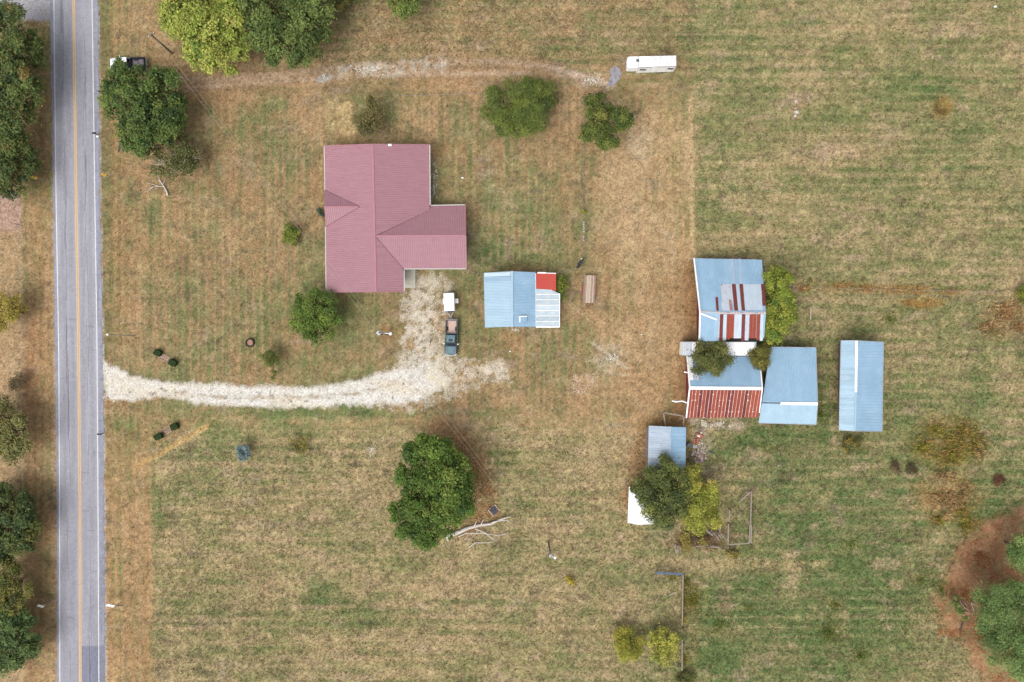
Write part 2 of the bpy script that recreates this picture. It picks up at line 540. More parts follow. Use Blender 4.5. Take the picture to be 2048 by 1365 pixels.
    apron = sstep(4 + 18 * sstep(730, 800, px), -16, sdv)
    sparse = np.clip(.34 + apron * .75 + br * 3.4 + f1 * .06, 0, 1) * (apron > .02)
    hot = blob(838, 640, 26, 90, .6) + blob(872, 735, 70, 40, .6) + blob(820, 690, 14, 40, .6) + blob(930, 745, 20, 14) + blob(990, 742, 26, 12)
    spm = np.clip(sparse * (.55 + hot * .55), 0, 1) * sstep(-.02, .2, sparse)
    put((222, 210, 192), spm * .72)
    put((206, 174, 138), apron * (1 - spm) * .35)
    lane = sstep(16, 3, polydist(wx, wy, [(205, 757), (300, 773), (420, 783), (560, 787), (690, 783), (760, 770), (815, 745)])) * .25
    core = np.clip(core, 0, 1)
    put((236, 232, 225), core * np.clip(.9 + br * .5, 0, 1))
    put((186, 172, 150), core * sstep(7, 1.5, np.abs(py - np.interp(px, [250, 330, 450, 600, 720, 790], [772, 784, 796, 795, 787, 768]) + f2)) * sstep(300, 380, px) * sstep(800, 740, px) * np.clip(.55 + br * 3, 0, 1))
    put((228, 210, 178), core * np.clip(fbm(X, Y, 6, 1.6, 3, 41) * 3.2, 0, 1) * .5)
    put((128, 122, 118), core * sstep(.18, .3, fbm(X, Y, .55, .45, 3, 42) + .14 * (blob(320, 785, 34, 10, .5) + blob(560, 797, 26, 6, .5) + blob(355, 797, 16, 6, .5)) - .04) * .85)
    put((226, 216, 196), blob(838, 655, 17, 44, .5) * np.clip(.62 + br * 2.0, 0, 1) * .9)
    put((228, 214, 186), blob(880, 752, 34, 20, .5) * np.clip(.7 + br * 2.0, 0, 1) * .9)
    put((218, 212, 202), blob(846, 738, 30, 22, .5) * np.clip(.4 + br * 3.0, 0, 1) * .9)
    stone = np.clip(np.maximum(stone, np.maximum(core, spm * .9)), 0, 1)
    put((116, 108, 76), sstep(.16, .24, fbm(X, Y, .55, .55, 2, 43)) * apron * (1 - core * .7) * .85)
    # stony strip by the house, bare earth, thin tracks
    for x, y, rx, ry, col, a in ((868, 365, 7, 40, (196, 182, 160), .8), (880, 565, 26, 16, (214, 202, 180), .8), (1030, 660, 18, 6, (206, 178, 150), .6),
                                 (1216, 716, 34, 30, (200, 186, 162), .55), (1166, 766, 28, 18, (204, 172, 140), .8), (1445, 849, 50, 10, (200, 178, 158), .75), (1386, 848, 12, 9, (214, 196, 180), .8),
                                 (1404, 895, 16, 36, (204, 186, 160), .6), (746, 898, 8, 16, (206, 192, 178), .7), (1370, 842, 8, 8, (206, 186, 172), .8),
                                 (1580, 680, 14, 10, (196, 168, 150), .6), (945, 490, 12, 40, (192, 168, 142), .45), (1280, 290, 26, 34, (188, 176, 150), .45),
                                 (1655, 300, 60, 18, (190, 162, 142), .45), (850, 300, 40, 16, (178, 130, 92), .3), (1340, 480, 22, 60, (190, 172, 146), .35), (1450, 1200, 12, 40, (180, 146, 120), .5)):
        m = blob(x, y, rx, ry, .5) * np.clip(.6 + br * 3, 0, 1) * a
        put(col, m)
        if a > .7:
            stone = np.maximum(stone, m * .7)
    put((214, 198, 172), sstep(4, 1.2, polydist(px, py, [(1185, 688), (1210, 704), (1256, 738)]) + f1 * .3) * .8)
    put((206, 188, 158), sstep(3.5, 1, polydist(px, py, [(1205, 742), (1256, 752)]) + f1 * .3) * .7)
    put((196, 160, 104), sstep(8, 2, polydist(px, py, [(270, 935), (318, 908), (352, 888), (415, 852)]) + f1 * .5) * .7)
    put((206, 178, 124), sstep(4, 1, polydist(px, py, [(300, 922), (345, 898), (415, 856)]) + f1 * .5) * .6)
    put((170, 130, 96), inpoly(wx, wy, [(300, 862), (372, 838), (392, 850), (320, 900)]) * .35)
    # dirt against the barns, leaf litter by the big tree, straw under the pines, bare ring round poles
    put((158, 116, 76), sstep(30, 8, polydist(wx, wy, [(1384, 540), (1392, 690), (1364, 760), (1366, 850), (1290, 870), (1262, 1000)])) * .55)
    put((164, 122, 84), sstep(46, 14, polydist(wx, wy, [(885, 868), (925, 895), (955, 950), (962, 990), (930, 1040)])) * np.clip(.7 + br * 2, 0, 1) * .75)
    put((158, 112, 72), sstep(26, 10, np.hypot(wx - 985, wy - 1025)) * .5)
    put((160, 118, 76), sstep(22, 10, np.hypot(wx - 772, wy - 668)) * .45)
    pn = sstep(26, -8, sdpoly(wx, wy, PINE))
    put((164, 118, 86), pn * np.clip(.75 + br * 1.6, 0, 1))
    put((196, 150, 116), pn * np.clip(fbm(X, Y, 3, 3, 4, 47) * 3.4, 0, 1) * .7)
    put((130, 94, 66), pn * np.clip(-fbm(X, Y, 2, 2, 4, 48) * 3, 0, 1) * .3)
    put((172, 120, 80), sstep(12, 4, polydist(wx, wy, [(1880, 1265), (1905, 1265)])) * .7)
    # rough weedy ground to the right
    for x, y, rx, ry, col, a in ((1890, 880, 70, 50, (158, 134, 80), .6), (1895, 1000, 64, 44, (178, 138, 90), .65), (2010, 640, 46, 34, (168, 134, 96), .45), (1690, 575, 90, 8, (176, 140, 92), .5),
                                 (1840, 606, 44, 9, (190, 148, 82), .6), (1882, 216, 20, 20, (186, 156, 100), .7), (1560, 900, 40, 14, (128, 122, 70), .3), (1390, 1085, 60, 18, (158, 122, 96), .6),
                                 (1590, 210, 14, 12, (176, 146, 116), .5), (1385, 1290, 10, 80, (140, 124, 84), .4)):
        put(col, blob(x, y, rx, ry, .5) * np.clip(.7 + br * 2.4, 0, 1) * a)
    # fine light and dark mottling of the sward itself
    mott = 1 + (fbm(X, Y, .42, .42, 2, 61) * .6 + tiny * .3 + fbm(X, Y, 1.6, 1.2, 3, 62) * .3) * (1 - core * .7)
    yard = sstep(1395, 1375, px) * sstep(850, 790, py) * sstep(150, 190, py) * (px > 100) * (1 - lane_) * (1 - core) * (1 - spm)
    c = c * (mott * (1 - .07 * yard + .10 * np.clip(sstep(1375, 1400, px) + sstep(800, 860, py) * sstep(300, 320, px), 0, 1) * (1 - pn)))[:, None]
    # top-left concrete-grey gravel driveway off the road
    gd = sstep(6, -4, sdpoly(px + f1, py + f2, [(-200, -200), (104, -200), (104, 36), (88, 44), (60, 40), (20, 36), (-200, 26)]))
    put((180, 178, 184), gd * np.clip(.9 + br * .6, 0, 1))
    stone = np.maximum(stone, gd * .3)
    onroad = (px > curve_x(ROAD_L, py) - 3) & (px < curve_x(ROAD_R, py) + 3)
    grass = (1 - np.clip(stone * 1.3, 0, 1)) * (~onroad) * (1 - .8 * pn) * (1 - gd)
    return np.clip(c, 0.004, 1) / GAIN, stone, grass


def axis(a, b, step, far):
    return np.concatenate([[-v for v in far[::-1]], np.arange(a, b + step / 2, step), far])


gxs = axis(-84, 84, .24, [95, 130, 220, 500, 1500, 5000])
gys = axis(-57, 57, .24, [66, 100, 200, 500, 1500, 5000])
GXm, GYm = np.meshgrid(gxs, gys)
gX, gY = GXm.ravel(), GYm.ravel()
gcol, gstone, ggrass = ground_cover(gX, gY)
nx, ny = len(gxs), len(gys)
# soft unevenness only where grass grows, never above the datum
gZ = -(.5 - fbm(gX, gY, 3.0, 3.0, 4, 91)) * .10 * ggrass
gZ = np.where(ggrass > .3, gZ, gZ * 0) - 0.0


def np_mesh(name, verts, quads, mat, cols=None, tris=False):
    me = bpy.data.meshes.new(name)
    k = quads.shape[1]
    me.vertices.add(len(verts))
    me.vertices.foreach_set('co', np.ascontiguousarray(verts, np.float32).ravel())
    me.loops.add(quads.size)
    me.loops.foreach_set('vertex_index', np.ascontiguousarray(quads, np.int32).ravel())
    me.polygons.add(len(quads))
    me.polygons.foreach_set('loop_start', np.arange(0, quads.size, k, dtype=np.int32))
    me.update(calc_edges=True)
    if cols is not None:
        a = me.color_attributes.new('Col', 'FLOAT_COLOR', 'POINT')
        rgba = np.ones((len(verts), 4), np.float32)
        rgba[:, :3] = cols
        a.data.foreach_set('color', rgba.ravel())
    me.materials.append(mat)
    return me


def link(name, me, parent=None):
    o = bpy.data.objects.new(name, me)
    COL.objects.link(o)
    if parent is not None:
        o.parent = parent
    return o


M_ground = material('sward', (0, 0, 0), vcol=True, rough=1.0, grain=.42, grain_scale=3.4, bump=.55, bump_scale=5.0, spec=.1)
idx = np.arange(nx * ny).reshape(ny, nx)
q = np.stack([idx[:-1, :-1].ravel(), idx[:-1, 1:].ravel(), idx[1:, 1:].ravel(), idx[1:, :-1].ravel()], 1)
me = np_mesh('ground', np.stack([gX, gY, gZ], 1), q, M_ground, gcol)
me.polygons.foreach_set('use_smooth', np.ones(len(q), bool))
ground = link('ground', me)
ground['kind'] = 'structure'

# ------------------------------------------------------------------ road
ry = np.arange(-420, 1790, 4.5)
NC = 60
rl, rr = curve_x(ROAD_L, ry), curve_x(ROAD_R, ry)
t = np.linspace(0, 1, NC)
rpx = rl[:, None] * (1 - t) + rr[:, None] * t
rpy = np.repeat(ry[:, None], NC, 1)
edge_n = fbm(rpy.ravel(), rpy.ravel() * 0, 14, 14, 4, 3).reshape(rpx.shape)
rpx = rpx + np.where(t[None, :] < .01, edge_n * 3, 0) + np.where(t[None, :] > .99, edge_n[::-1] * 4, 0)
RX, RY = ((rpx - CX) / K).ravel(), ((CY - rpy) / K).ravel()
LNW = [(108, 0), (112.5, 400), (117.9, 710), (119.4, 1000), (119.9, 1365), (119, 1800)]
LNE = [(184.3, 0), (190, 400), (194.4, 710), (196.2, 1000), (198, 1365), (200, 1800)]
LNC = [(147.5, 0), (152.4, 400), (157.6, 710), (160, 1000), (160.9, 1365), (161.5, 1800)]
lw, le, lc = curve_x(LNW, rpy.ravel()), curve_x(LNE, rpy.ravel()), curve_x(LNC, rpy.ravel())
qx = rpx.ravel()
n1 = fbm(RX, RY, .5, 7, 4, 101)
n2 = fbm(RX, RY, 2.4, 9, 4, 102)
n3 = fbm(RX, RY, .35, .35, 2, 103)
rc = lin((175, 174, 183))[None, :] * (1 + n1 * .30 + n2 * .24 + n3 * .2)[:, None]
trk = np.zeros_like(qx)
for a_, b_, w_ in ((lw, .27, 5), (lw, .72, 5)):
    trk += np.exp(-((qx - (lw + (lc - lw) * b_)) / w_) ** 2) + np.exp(-((qx - (lc + (le - lc) * b_)) / w_) ** 2)
rc = rc * (1 - .10 * trk * (.5 + np.clip(n2 * 3 + .5, 0, 1)))[:, None]
sh = sstep(lw - 1, lw - 3, qx) + sstep(le + 1, le + 3, qx)
rc = rc + (lin((150, 152, 170))[None, :] * (1 + n3 * .5 + n1 * .5)[:, None] - rc) * (sh * .7)[:, None]
patch = ((qx > lc + 2.5) & (rpy.ravel() > 1292 + n3 * 2))
rc = np.where(patch[:, None], lin((137, 140, 156))[None, :] * (1 + n1 * .3 + n3 * .2)[:, None], rc)
skid = np.exp(-((qx - lw - 15) / 2.2) ** 2) * sstep(75, 60, rpy.ravel()) * sstep(-60, -20, rpy.ravel())
rc = rc * (1 - .42 * skid)[:, None]
M_road = material('asphalt', (0, 0, 0), vcol=True, rough=.9, grain=.16, grain_scale=3.5, bump=.2, bump_scale=14, spec=.2)
nr = len(ry)
idx = np.arange(nr * NC).reshape(nr, NC)
q = np.stack([idx[1:, :-1].ravel(), idx[1:, 1:].ravel(), idx[:-1, 1:].ravel(), idx[:-1, :-1].ravel()], 1)
me = np_mesh('road', np.stack([RX, RY, np.full_like(RX, .03)], 1), q, M_road, rc / GAIN)
road = link('road', me)
road['kind'] = 'structure'

M_white_line = material('white road paint', C(250, 250, 248), C(228, 228, 230), (3, .6, 1), c3=C(175, 173, 180), scale3=2.2, t3=(.58, .72))
M_yellow_line = material('yellow road paint', C(250, 208, 138), C(236, 188, 120), (4, .5, 1), c3=C(184, 160, 136), scale3=2.4, t3=(.56, .75))


def strip(name, pts, w, off, mat, z, parent=None, a=-400, b=1790, wob=.25):
    ys = np.arange(a, b, 6.0)
    xs = curve_x(pts, ys) + off
    mb = MB()
    vs, fs = [], []
    for i, (x, y) in enumerate(zip(xs, ys)):
        e = math.sin(y * .31) * wob + math.sin(y * .097) * wob
        x0, y0, _ = P(x - w / 2 + e * .2, y)
        x1, y1, _ = P(x + w / 2 + e * .2, y)
        vs += [(x0, y0, z), (x1, y1, z)]
        if i:
            fs.append((2 * i - 2, 2 * i, 2 * i + 1, 2 * i - 1))
    mb.add(vs, [f[::-1] for f in fs])
    return mb.build(name, mat, parent)


for pts, w, off, mt in ((LNW, 1.7, 0, M_white_line), (LNE, 1.7, 0, M_white_line), (LNC, 1.7, -1.7, M_yellow_line), (LNC, 1.7, 1.7, M_yellow_line)):
    strip('road_marking', pts, w, off, mt, .036, road)
M_halo = material('worn paint film', C(186, 176, 174), C(178, 172, 176), (3, .8, 1))
strip('road_marking', LNC, 5.4, 0, M_halo, .033, road)
# cracks in the asphalt, sealed dark: thin wandering strips
M_crack = material('crack', C(104, 104, 114), C(128, 127, 138), (2, 2, 1))
mb = MB()
for i in range(60):
    y0 = random.uniform(0, 1365)
    long_ = random.random() < .72
    xa = curve_x(ROAD_L, y0) + random.uniform(6, 92)
    if long_:
        xa = random.choice([curve_x(LNW, y0) + 17, curve_x(LNC, y0) + 21, curve_x(LNW, y0) + 19, curve_x(LNC, y0) + 19]) + random.uniform(-2, 2)
    n = random.randint(8, 30) if long_ else random.randint(4, 9)
    x, y = xa, y0
    pts = []
    for k in range(n):
        pts.append((x, y))
        if long_:
            y += random.uniform(4, 8)
            x += random.uniform(-.7, .75)
        else:
            x += random.uniform(1, 4)
            y += random.uniform(-1.5, 1.5)
    for (xA, yA), (xB, yB) in zip(pts[:-1], pts[1:]):
        d = V((xB - xA, yB - yA, 0)).normalized() * .28
        c4 = [P(xA - d.y, yA + d.x), P(xA + d.y, yA - d.x), P(xB + d.y, yB - d.x), P(xB - d.y, yB + d.x)]
        mb.add([(p[0], p[1], .0345) for p in c4], [(0, 1, 2, 3), ])
for s_ in range(26):
    y = 20 + s_ * 52 + random.uniform(-12, 12)
    for a_, b_ in ((curve_x(ROAD_L, y) + .5, curve_x(LNW, y) - 1), (curve_x(LNE, y) + 1, curve_x(ROAD_R, y) - 1)):
        if random.random() < .6:
            c4 = [P(a_, y), P(b_, y + .3), P(b_, y + .9), P(a_, y + .6)]
            mb.add([(p[0], p[1], .0345) for p in c4], [(3, 2, 1, 0)])
o = mb.build('asphalt_crack', M_crack, road)
o['kind'] = 'stuff'


# ------------------------------------------------------------------ grass, gravel, litter (stuff)
M_grass = material('grass blades', (0, 0, 0), vcol=True, rough=.9, spec=.1, transl=.25)


def blades(name, X, Y, cols, length, width, lean=.85, z0=0.0, mat=M_grass, dirs=None):
    n = len(X)
    a = RNG.uniform(0, 2 * np.pi, n) if dirs is None else dirs + RNG.normal(0, .5, n)
    ln = length * RNG.uniform(.5, 1.3, n)
    w = width * RNG.uniform(.6, 1.3, n)
    le = np.clip(lean + RNG.normal(0, .15, n), .2, .97)
    dx, dy = np.cos(a), np.sin(a)
    zt = ln * np.sqrt(1 - le ** 2)
    b = np.stack([X, Y, np.full(n, z0)], 1)
    tip = b + np.stack([dx * ln * le, dy * ln * le, zt], 1)
    mid = b + np.stack([dx * ln * le * .45, dy * ln * le * .45, zt * .75], 1)
    side = np.stack([-dy * w, dx * w, np.zeros(n)], 1)
    v = np.stack([b, mid + side * .6, tip, mid - side * .6], 1).reshape(-1, 3)
    q = np.arange(4 * n).reshape(n, 4)
    me = np_mesh(name, v, q, mat, np.repeat(cols, 4, 0))
    return link(name, me)


def in_building(X, Y):
    px, py = X * K + CX, CY - Y * K
    r = np.zeros(X.shape, bool)
    for a, b, c_, d in ((655, 300, 925, 580), (975, 548, 1108, 650), (1392, 522, 1515, 680), (1368, 690, 1510, 832), (1520, 700, 1615, 840), (1685, 690, 1745, 850),
                        (1296, 855, 1362, 938), (1260, 975, 1300, 1040)):
        r |= (px > a) & (px < c_) & (py > b) & (py < d)
    return r


n = 330000
X = RNG.uniform(-82, 82, n)
Y = RNG.uniform(-55, 55, n)
pxs = X * K + CX
pys = CY - Y * K
gc, gs, gg = ground_cover(X, Y)
past = np.clip(sstep(1375, 1400, pxs) + sstep(840, 900, pys) * sstep(300, 320, pxs) + sstep(150, 120, pys) * (pxs > 640), 0, 1)
keep = (gg > .45) & (RNG.random(n) < .4 + .6 * past) & ~in_building(X, Y)
X, Y, gc, past = X[keep], Y[keep], gc[keep], past[keep]
var = RNG.normal(1.06, .30, len(X))
cc = np.clip(gc * var[:, None] * (1 + RNG.normal(0, .06, (len(X), 3))), .006, .8)
vd = np.where(past > .5, RNG.choice([0, np.pi], len(X)), RNG.choice([np.pi / 2, -np.pi / 2], len(X))) + RNG.normal(0, .6, len(X))
g = blades('grass', X, Y, cc, .34 + .12 * past, .055 + .02 * past, .9, -.04, dirs=vd)
g['kind'] = 'stuff'


def patch_pts(blobs, n):
    X, Y = [], []
    tot = sum(b[2] * b[3] for b in blobs)
    for x, y, rx, ry in blobs:
        k = max(4, int(n * rx * ry / tot))
        r = np.abs(RNG.normal(0, .56, k))
        a = RNG.uniform(0, 2 * np.pi, k)
        wx, wy = x + np.cos(a) * r * rx, y + np.sin(a) * r * ry
        X.append((wx - CX) / K)
        Y.append((CY - wy) / K)
    X, Y = np.concatenate(X), np.concatenate(Y)
    m = fbm(X, Y, 1.3, 1.3, 3, 201) > -.16 + RNG.normal(0, .08, len(X))
    return X[m], Y[m]


def patch(name, blobs, n, palette, length, width, lean=.8):
    X, Y = patch_pts(blobs, n)
    pal = np.array([C(*p) for p in palette])
    sel = np.clip(((fbm(X, Y, 1.2, 1.2, 3, 203) + .5) * len(pal) + RNG.normal(0, .6, len(X))).astype(int), 0, len(pal) - 1)
    cols = np.clip(pal[sel] * RNG.normal(1.14, .26, len(X))[:, None], .004, .8)
    o = blades(name, X, Y, cols, length, width, lean)
    o['kind'] = 'stuff'
    return o


patch('weeds', [(1870, 860, 26, 20), (1905, 885, 34, 30), (1895, 915, 40, 22), (1845, 895, 24, 24), (1875, 1040, 16, 22), (1935, 1050, 26, 22), (1925, 1025, 20, 18), (1925, 860, 24, 24), (1950, 890, 20, 30)], 4600,
      [(128, 134, 58), (176, 164, 78), (148, 146, 66), (196, 156, 96), (112, 122, 54), (206, 168, 112)], .8, .09, .6)
patch('dead_weeds', [(1890, 1000, 40, 32), (1925, 985, 22, 26), (1885, 950, 26, 12), (1955, 900, 18, 26), (2010, 625, 42, 30), (1975, 655, 28, 22), (2040, 655, 20, 14)], 4600,
      [(204, 164, 114), (178, 138, 92), (214, 180, 130), (150, 124, 84), (150, 142, 84)], .8, .08, .62)
patch('dry_tall_grass', [(1605, 578, 18, 7), (1680, 572, 26, 8), (1735, 578, 34, 8), (1790, 580, 40, 11), (1840, 580, 34, 10), (1815, 607, 16, 8), (1850, 612, 20, 9), (1870, 606, 16, 7), (1900, 585, 40, 4)], 2600,
      [(204, 164, 100), (186, 142, 84), (214, 178, 124), (190, 160, 80)], .7, .055)
patch('dead_brush', [(1405, 1080, 50, 18), (1430, 1060, 24, 20), (1360, 1090, 16, 10)], 1200, [(176, 148, 124), (150, 120, 94), (128, 100, 76), (170, 160, 90)], .9, .045)
patch('fence_weeds', [(1368, 1200, 8, 40), (1372, 1165, 14, 20), (1366, 1240, 10, 14), (1385, 1200, 24, 40), (1370, 1320, 12, 26), (1345, 1155, 16, 6)], 1500,
      [(104, 112, 50), (126, 128, 58), (168, 150, 66), (88, 98, 48)], .55, .06)
patch('green_weeds', [(1660, 1265, 40, 34), (1440, 1255, 24, 24), (1500, 1215, 20, 10), (1700, 1090, 26, 16), (1840, 1160, 22, 16), (1670, 1210, 26, 20), (1720, 1310, 30, 20), (1880, 1180, 20, 26),
                      (1780, 640, 16, 16), (1620, 560, 12, 10), (1640, 830, 10, 40), (1780, 810, 8, 12)], 2600, [(92, 112, 50), (112, 128, 56), (128, 132, 60), (84, 98, 46)], .5, .065)
patch('pine_needles', [(1960, 1110, 50, 50), (1930, 1190, 30, 40), (1960, 1270, 26, 50), (2010, 1160, 40, 30), (2000, 1350, 30, 18), (1920, 1265, 26, 10)], 5200,
      [(172, 116, 78), (196, 142, 100), (150, 96, 62), (208, 164, 122), (120, 80, 52)], .5, .035, .93)
patch('leaf_litter', [(925, 900, 30, 34), (950, 940, 26, 44), (965, 985, 20, 40), (900, 880, 30, 16), (985, 1022, 22, 16)], 2800,
      [(196, 148, 102), (164, 116, 78), (212, 172, 124), (140, 100, 70)], .2, .07, .95)

# separate tufts and broad-leaved weeds in the sward
n = 5200
X = RNG.uniform(-62, 82, n)
Y = RNG.uniform(-55, 55, n)
gc, gs, gg = ground_cover(X, Y)
pxs, pys = X * K + CX, CY - Y * K
w = np.clip(.25 + .5 * sstep(1380, 1480, pxs) + .45 * sstep(900, 1050, pys) + fbm(X, Y, 7, 7, 3, 401) * 1.6, .05, 1)
keep = (gg > .55) & ~in_building(X, Y) & (RNG.random(n) < w)
X, Y = X[keep], Y[keep]
k = 8
rad = np.repeat(RNG.uniform(.05, .26, len(X)), k)
kind_ = RNG.choice(5, len(X), p=[.30, .24, .16, .18, .12])
pal = np.array([C(84, 102, 56), C(108, 120, 64), C(120, 108, 74), C(206, 184, 138), C(140, 148, 70)])
X2 = np.repeat(X, k) + RNG.normal(0, 1, len(X) * k) * rad
Y2 = np.repeat(Y, k) + RNG.normal(0, 1, len(X) * k) * rad * .7
cols = pal[np.repeat(kind_, k)] * RNG.normal(1, .2, len(X2))[:, None]
o = blades('weed_tufts', X2, Y2, np.clip(cols, .004, .8), .26, .05, .7)
o['kind'] = 'stuff'

# loose white stones on the drive and the apron
M_stone = material('limestone', (0, 0, 0), vcol=True, rough=.95, spec=.1)


def stones(name, X, Y, cols, size):
    n = len(X)
    s = size * RNG.uniform(.45, 1.5, n)
    base = np.array([[1, 0, 0], [.3, .95, 0], [-.8, .55, 0], [-.75, -.6, 0], [.35, -.9, 0], [0, 0, .75]])
    jit = RNG.uniform(.7, 1.25, (n, 6, 3))
    a = RNG.uniform(0, 2 * np.pi, n)
    v = base[None] * jit * s[:, None, None]
    ca, sa = np.cos(a)[:, None], np.sin(a)[:, None]
    x = v[:, :, 0] * ca - v[:, :, 1] * sa + X[:, None]
    y = v[:, :, 0] * sa + v[:, :, 1] * ca + Y[:, None]
    v = np.stack([x, y, v[:, :, 2] - .01], 2).reshape(-1, 3)
    f = np.array([[0, 1, 5], [1, 2, 5], [2, 3, 5], [3, 4, 5], [4, 0, 5]])
    q = (np.arange(n)[:, None, None] * 6 + f[None]).reshape(-1, 3)
    o = link(name, np_mesh(name, v, q, M_stone, np.repeat(cols, 6, 0)))
    o['kind'] = 'stuff'
    return o


n = 120000
X = RNG.uniform(-66, 20, n)
Y = RNG.uniform(-11, 11, n)
gc, gs, gg = ground_cover(X, Y)
m = (RNG.random(n) < gs * np.where(gs > .93, .10, .85)) & (gs > .12)
X, Y = X[m], Y[m]
pal = np.array([C(236, 228, 214), C(216, 204, 184), C(196, 184, 166), C(150, 142, 134), C(226, 206, 176), C(110, 106, 98)])
cols = pal[RNG.choice(6, len(X), p=[.44, .24, .10, .05, .11, .06])] * RNG.normal(1, .08, len(X))[:, None]
stones('gravel', X, Y, np.clip(cols, .01, .8), .062)
X, Y = patch_pts([(740, 139, 60, 10), (645, 152, 9, 6), (868, 365, 7, 40), (1222, 716, 14, 12), (1440, 849, 46, 9), (1030, 660, 16, 5), (1404, 900, 12, 26), (746, 896, 7, 14), (1185, 160, 26, 14)], 1500)
cols = pal[RNG.choice(6, len(X), p=[.2, .26, .24, .12, .12, .06])] * RNG.normal(1, .1, len(X))[:, None]
stones('loose_gravel', X, Y, np.clip(cols, .01, .8), .1)

# ------------------------------------------------------------------ ribbed metal roofs
def plane(poly):
    n = V((0, 0, 0))
    pts = [V(p) for p in poly]
    for i in range(len(pts)):
        n += pts[i].cross(pts[(i + 1) % len(pts)])
    n.normalize()
    if n.z < 0:
        n = -n
    return n


def frame(poly):
    n = plane(poly)
    u = V((-n.y, n.x, 0))
    u = u.normalized() if u.length > 1e-6 else V((1, 0, 0))
    v = n.cross(u)
    o = sum((V(p) for p in poly), V((0, 0, 0))) / len(poly)
    q = [((V(p) - o).dot(u), (V(p) - o).dot(v)) for p in poly]
    return o, u, v, n, q


def vspan(q, u):
    lo, hi = 1e9, -1e9
    for i in range(len(q)):
        (u0, v0), (u1, v1) = q[i], q[(i + 1) % len(q)]
        if (u0 - u) * (u1 - u) <= 0 and abs(u0 - u1) > 1e-9:
            v = v0 + (v1 - v0) * (u - u0) / (u1 - u0)
            lo, hi = min(lo, v), max(hi, v)
    return (lo, hi) if hi >= lo else None


def ribbed(fr, ua, ub, pitch=.23, rib=.06, h=.028, lift=.012, wavy=False, tint=1.0, z=0.0, v0=None, v1=None, jag=0.0):
    """one ribbed metal sheet between ua and ub of the slope; geometry with real ribs"""
    o, u, v, n, q = fr
    st = []
    k0 = math.floor(ua / pitch) - 1
    for k in range(k0, int(ub / pitch) + 2):
        b = k * pitch
        if wavy:
            st += [(b, 0), (b + pitch * .5, h)]
        else:
            st += [(b, 0), (b + pitch - rib * 1.5, 0), (b + pitch - rib, h), (b + pitch - rib * .4, h)]
    us = [s for s in st if ua + 1e-4 < s[0] < ub - 1e-4]
    crit = [x for x, _ in q if ua + 1e-3 < x < ub - 1e-3]

    def hh(x):
        for (a, ha), (b, hb) in zip(st[:-1], st[1:]):
            if a <= x <= b:
                return ha + (hb - ha) * (x - a) / max(b - a, 1e-9)
        return 0
    us = sorted([(ua, hh(ua)), (ub, hh(ub))] + us + [(x, hh(x)) for x in crit])
    mb = MB()
    rj = random.Random(int(ua * 1000) + 5)
    for (a, ha), (b, hb) in zip(us[:-1], us[1:]):
        if b - a < 1e-4:
            continue
        sa, sb = vspan(q, a + 1e-5), vspan(q, b - 1e-5)
        if sa is None or sb is None:
            continue
        la, ta = sa
        lb, tb = sb
        if v0 is not None:
            la, lb = max(la, v0), max(lb, v0)
        if v1 is not None:
            ta, tb = min(ta, v1), min(tb, v1)
        if ta - la < 1e-3 and tb - lb < 1e-3:
            continue
        j = rj.uniform(-jag, jag)
        pts = []
        for uu, vv, hz in ((a, la + j, ha), (b, lb + j, hb), (b, tb, hb), (a, ta, ha)):
            pts.append(tuple(o + u * uu + v * vv + n * (hz + lift + z)))
        mb.add(pts, [(0, 1, 2, 3)], tint)
    return mb


def slope(name, parent, corners, mat, deck, sheet=None, pitch=.23, rib=.06, h=.028, wavy=False, t=.07, var=.05, mats=None, jag=0.0, skip=(), lift=.012):
    """a roof slope: a thin solid deck with metal sheets on it (each sheet its own piece when sheet is set)"""
    fr = frame(corners)
    o, u, v, n, q = fr
    flat_ = [tuple(o + u * a + v * b - n * .004) for a, b in q]
    mb = MB().slab(flat_, n, t)
    dk = mb.build(name, deck, parent)
    ua, ub = min(x for x, _ in q), max(x for x, _ in q)
    if sheet is None:
        m = ribbed(fr, ua, ub, pitch, rib, h, lift, wavy)
        m.build('roof_sheet', mat, dk)
        return dk, fr
    k = max(1, round((ub - ua) / sheet))
    w = (ub - ua) / k
    for i in range(k):
        if i in skip:
            continue
        mm = mats.get(i, mat) if mats else mat
        m = ribbed(fr, ua + i * w + .004, ua + (i + 1) * w + .004, pitch, rib, h, lift, wavy, tint=random.uniform(1 - var, 1 + var), z=.004 * (i % 2), jag=jag)
        if m.v:
            m.build('roof_sheet', mm, dk)
    return dk, fr


def bar(mb, a, b, w, h, up=None):
    a, b = V(a), V(b)
    d = (b - a).normalized()
    up = V(up) if up is not None else V((0, 0, 1))
    s = d.cross(up).normalized() * (w / 2)
    u = s.cross(d).normalized() * (h / 2)
    vs = []
    for p in (a, b):
        vs += [tuple(p - s - u), tuple(p + s - u), tuple(p + s + u), tuple(p - s + u)]
    mb.add(vs, [(0, 1, 2, 3), (7, 6, 5, 4), (0, 4, 5, 1), (1, 5, 6, 2), (2, 6, 7, 3), (3, 7, 4, 0)])
    return mb


def opening(mb_f, mb_p, x, y, z, w, h, facing, t=.06):
    """frame and pane of a window standing on a wall face; facing in radians"""
    c, s = math.cos(facing), math.sin(facing)
    tx, ty = -s, c
    for k in (-1, 1):
        mb_f.box((x + tx * k * w / 2 + c * .03, y + ty * k * w / 2 + s * .03, z), (t, .08, h + t), facing + math.pi / 2)
        mb_f.box((x + c * .03, y + s * .03, z + k * h / 2), (w - t - .004, .08, t), facing + math.pi / 2)
    mb_p.box((x + c * .015, y + s * .015, z), (w - t - .006, .03, h - t - .006), facing + math.pi / 2)


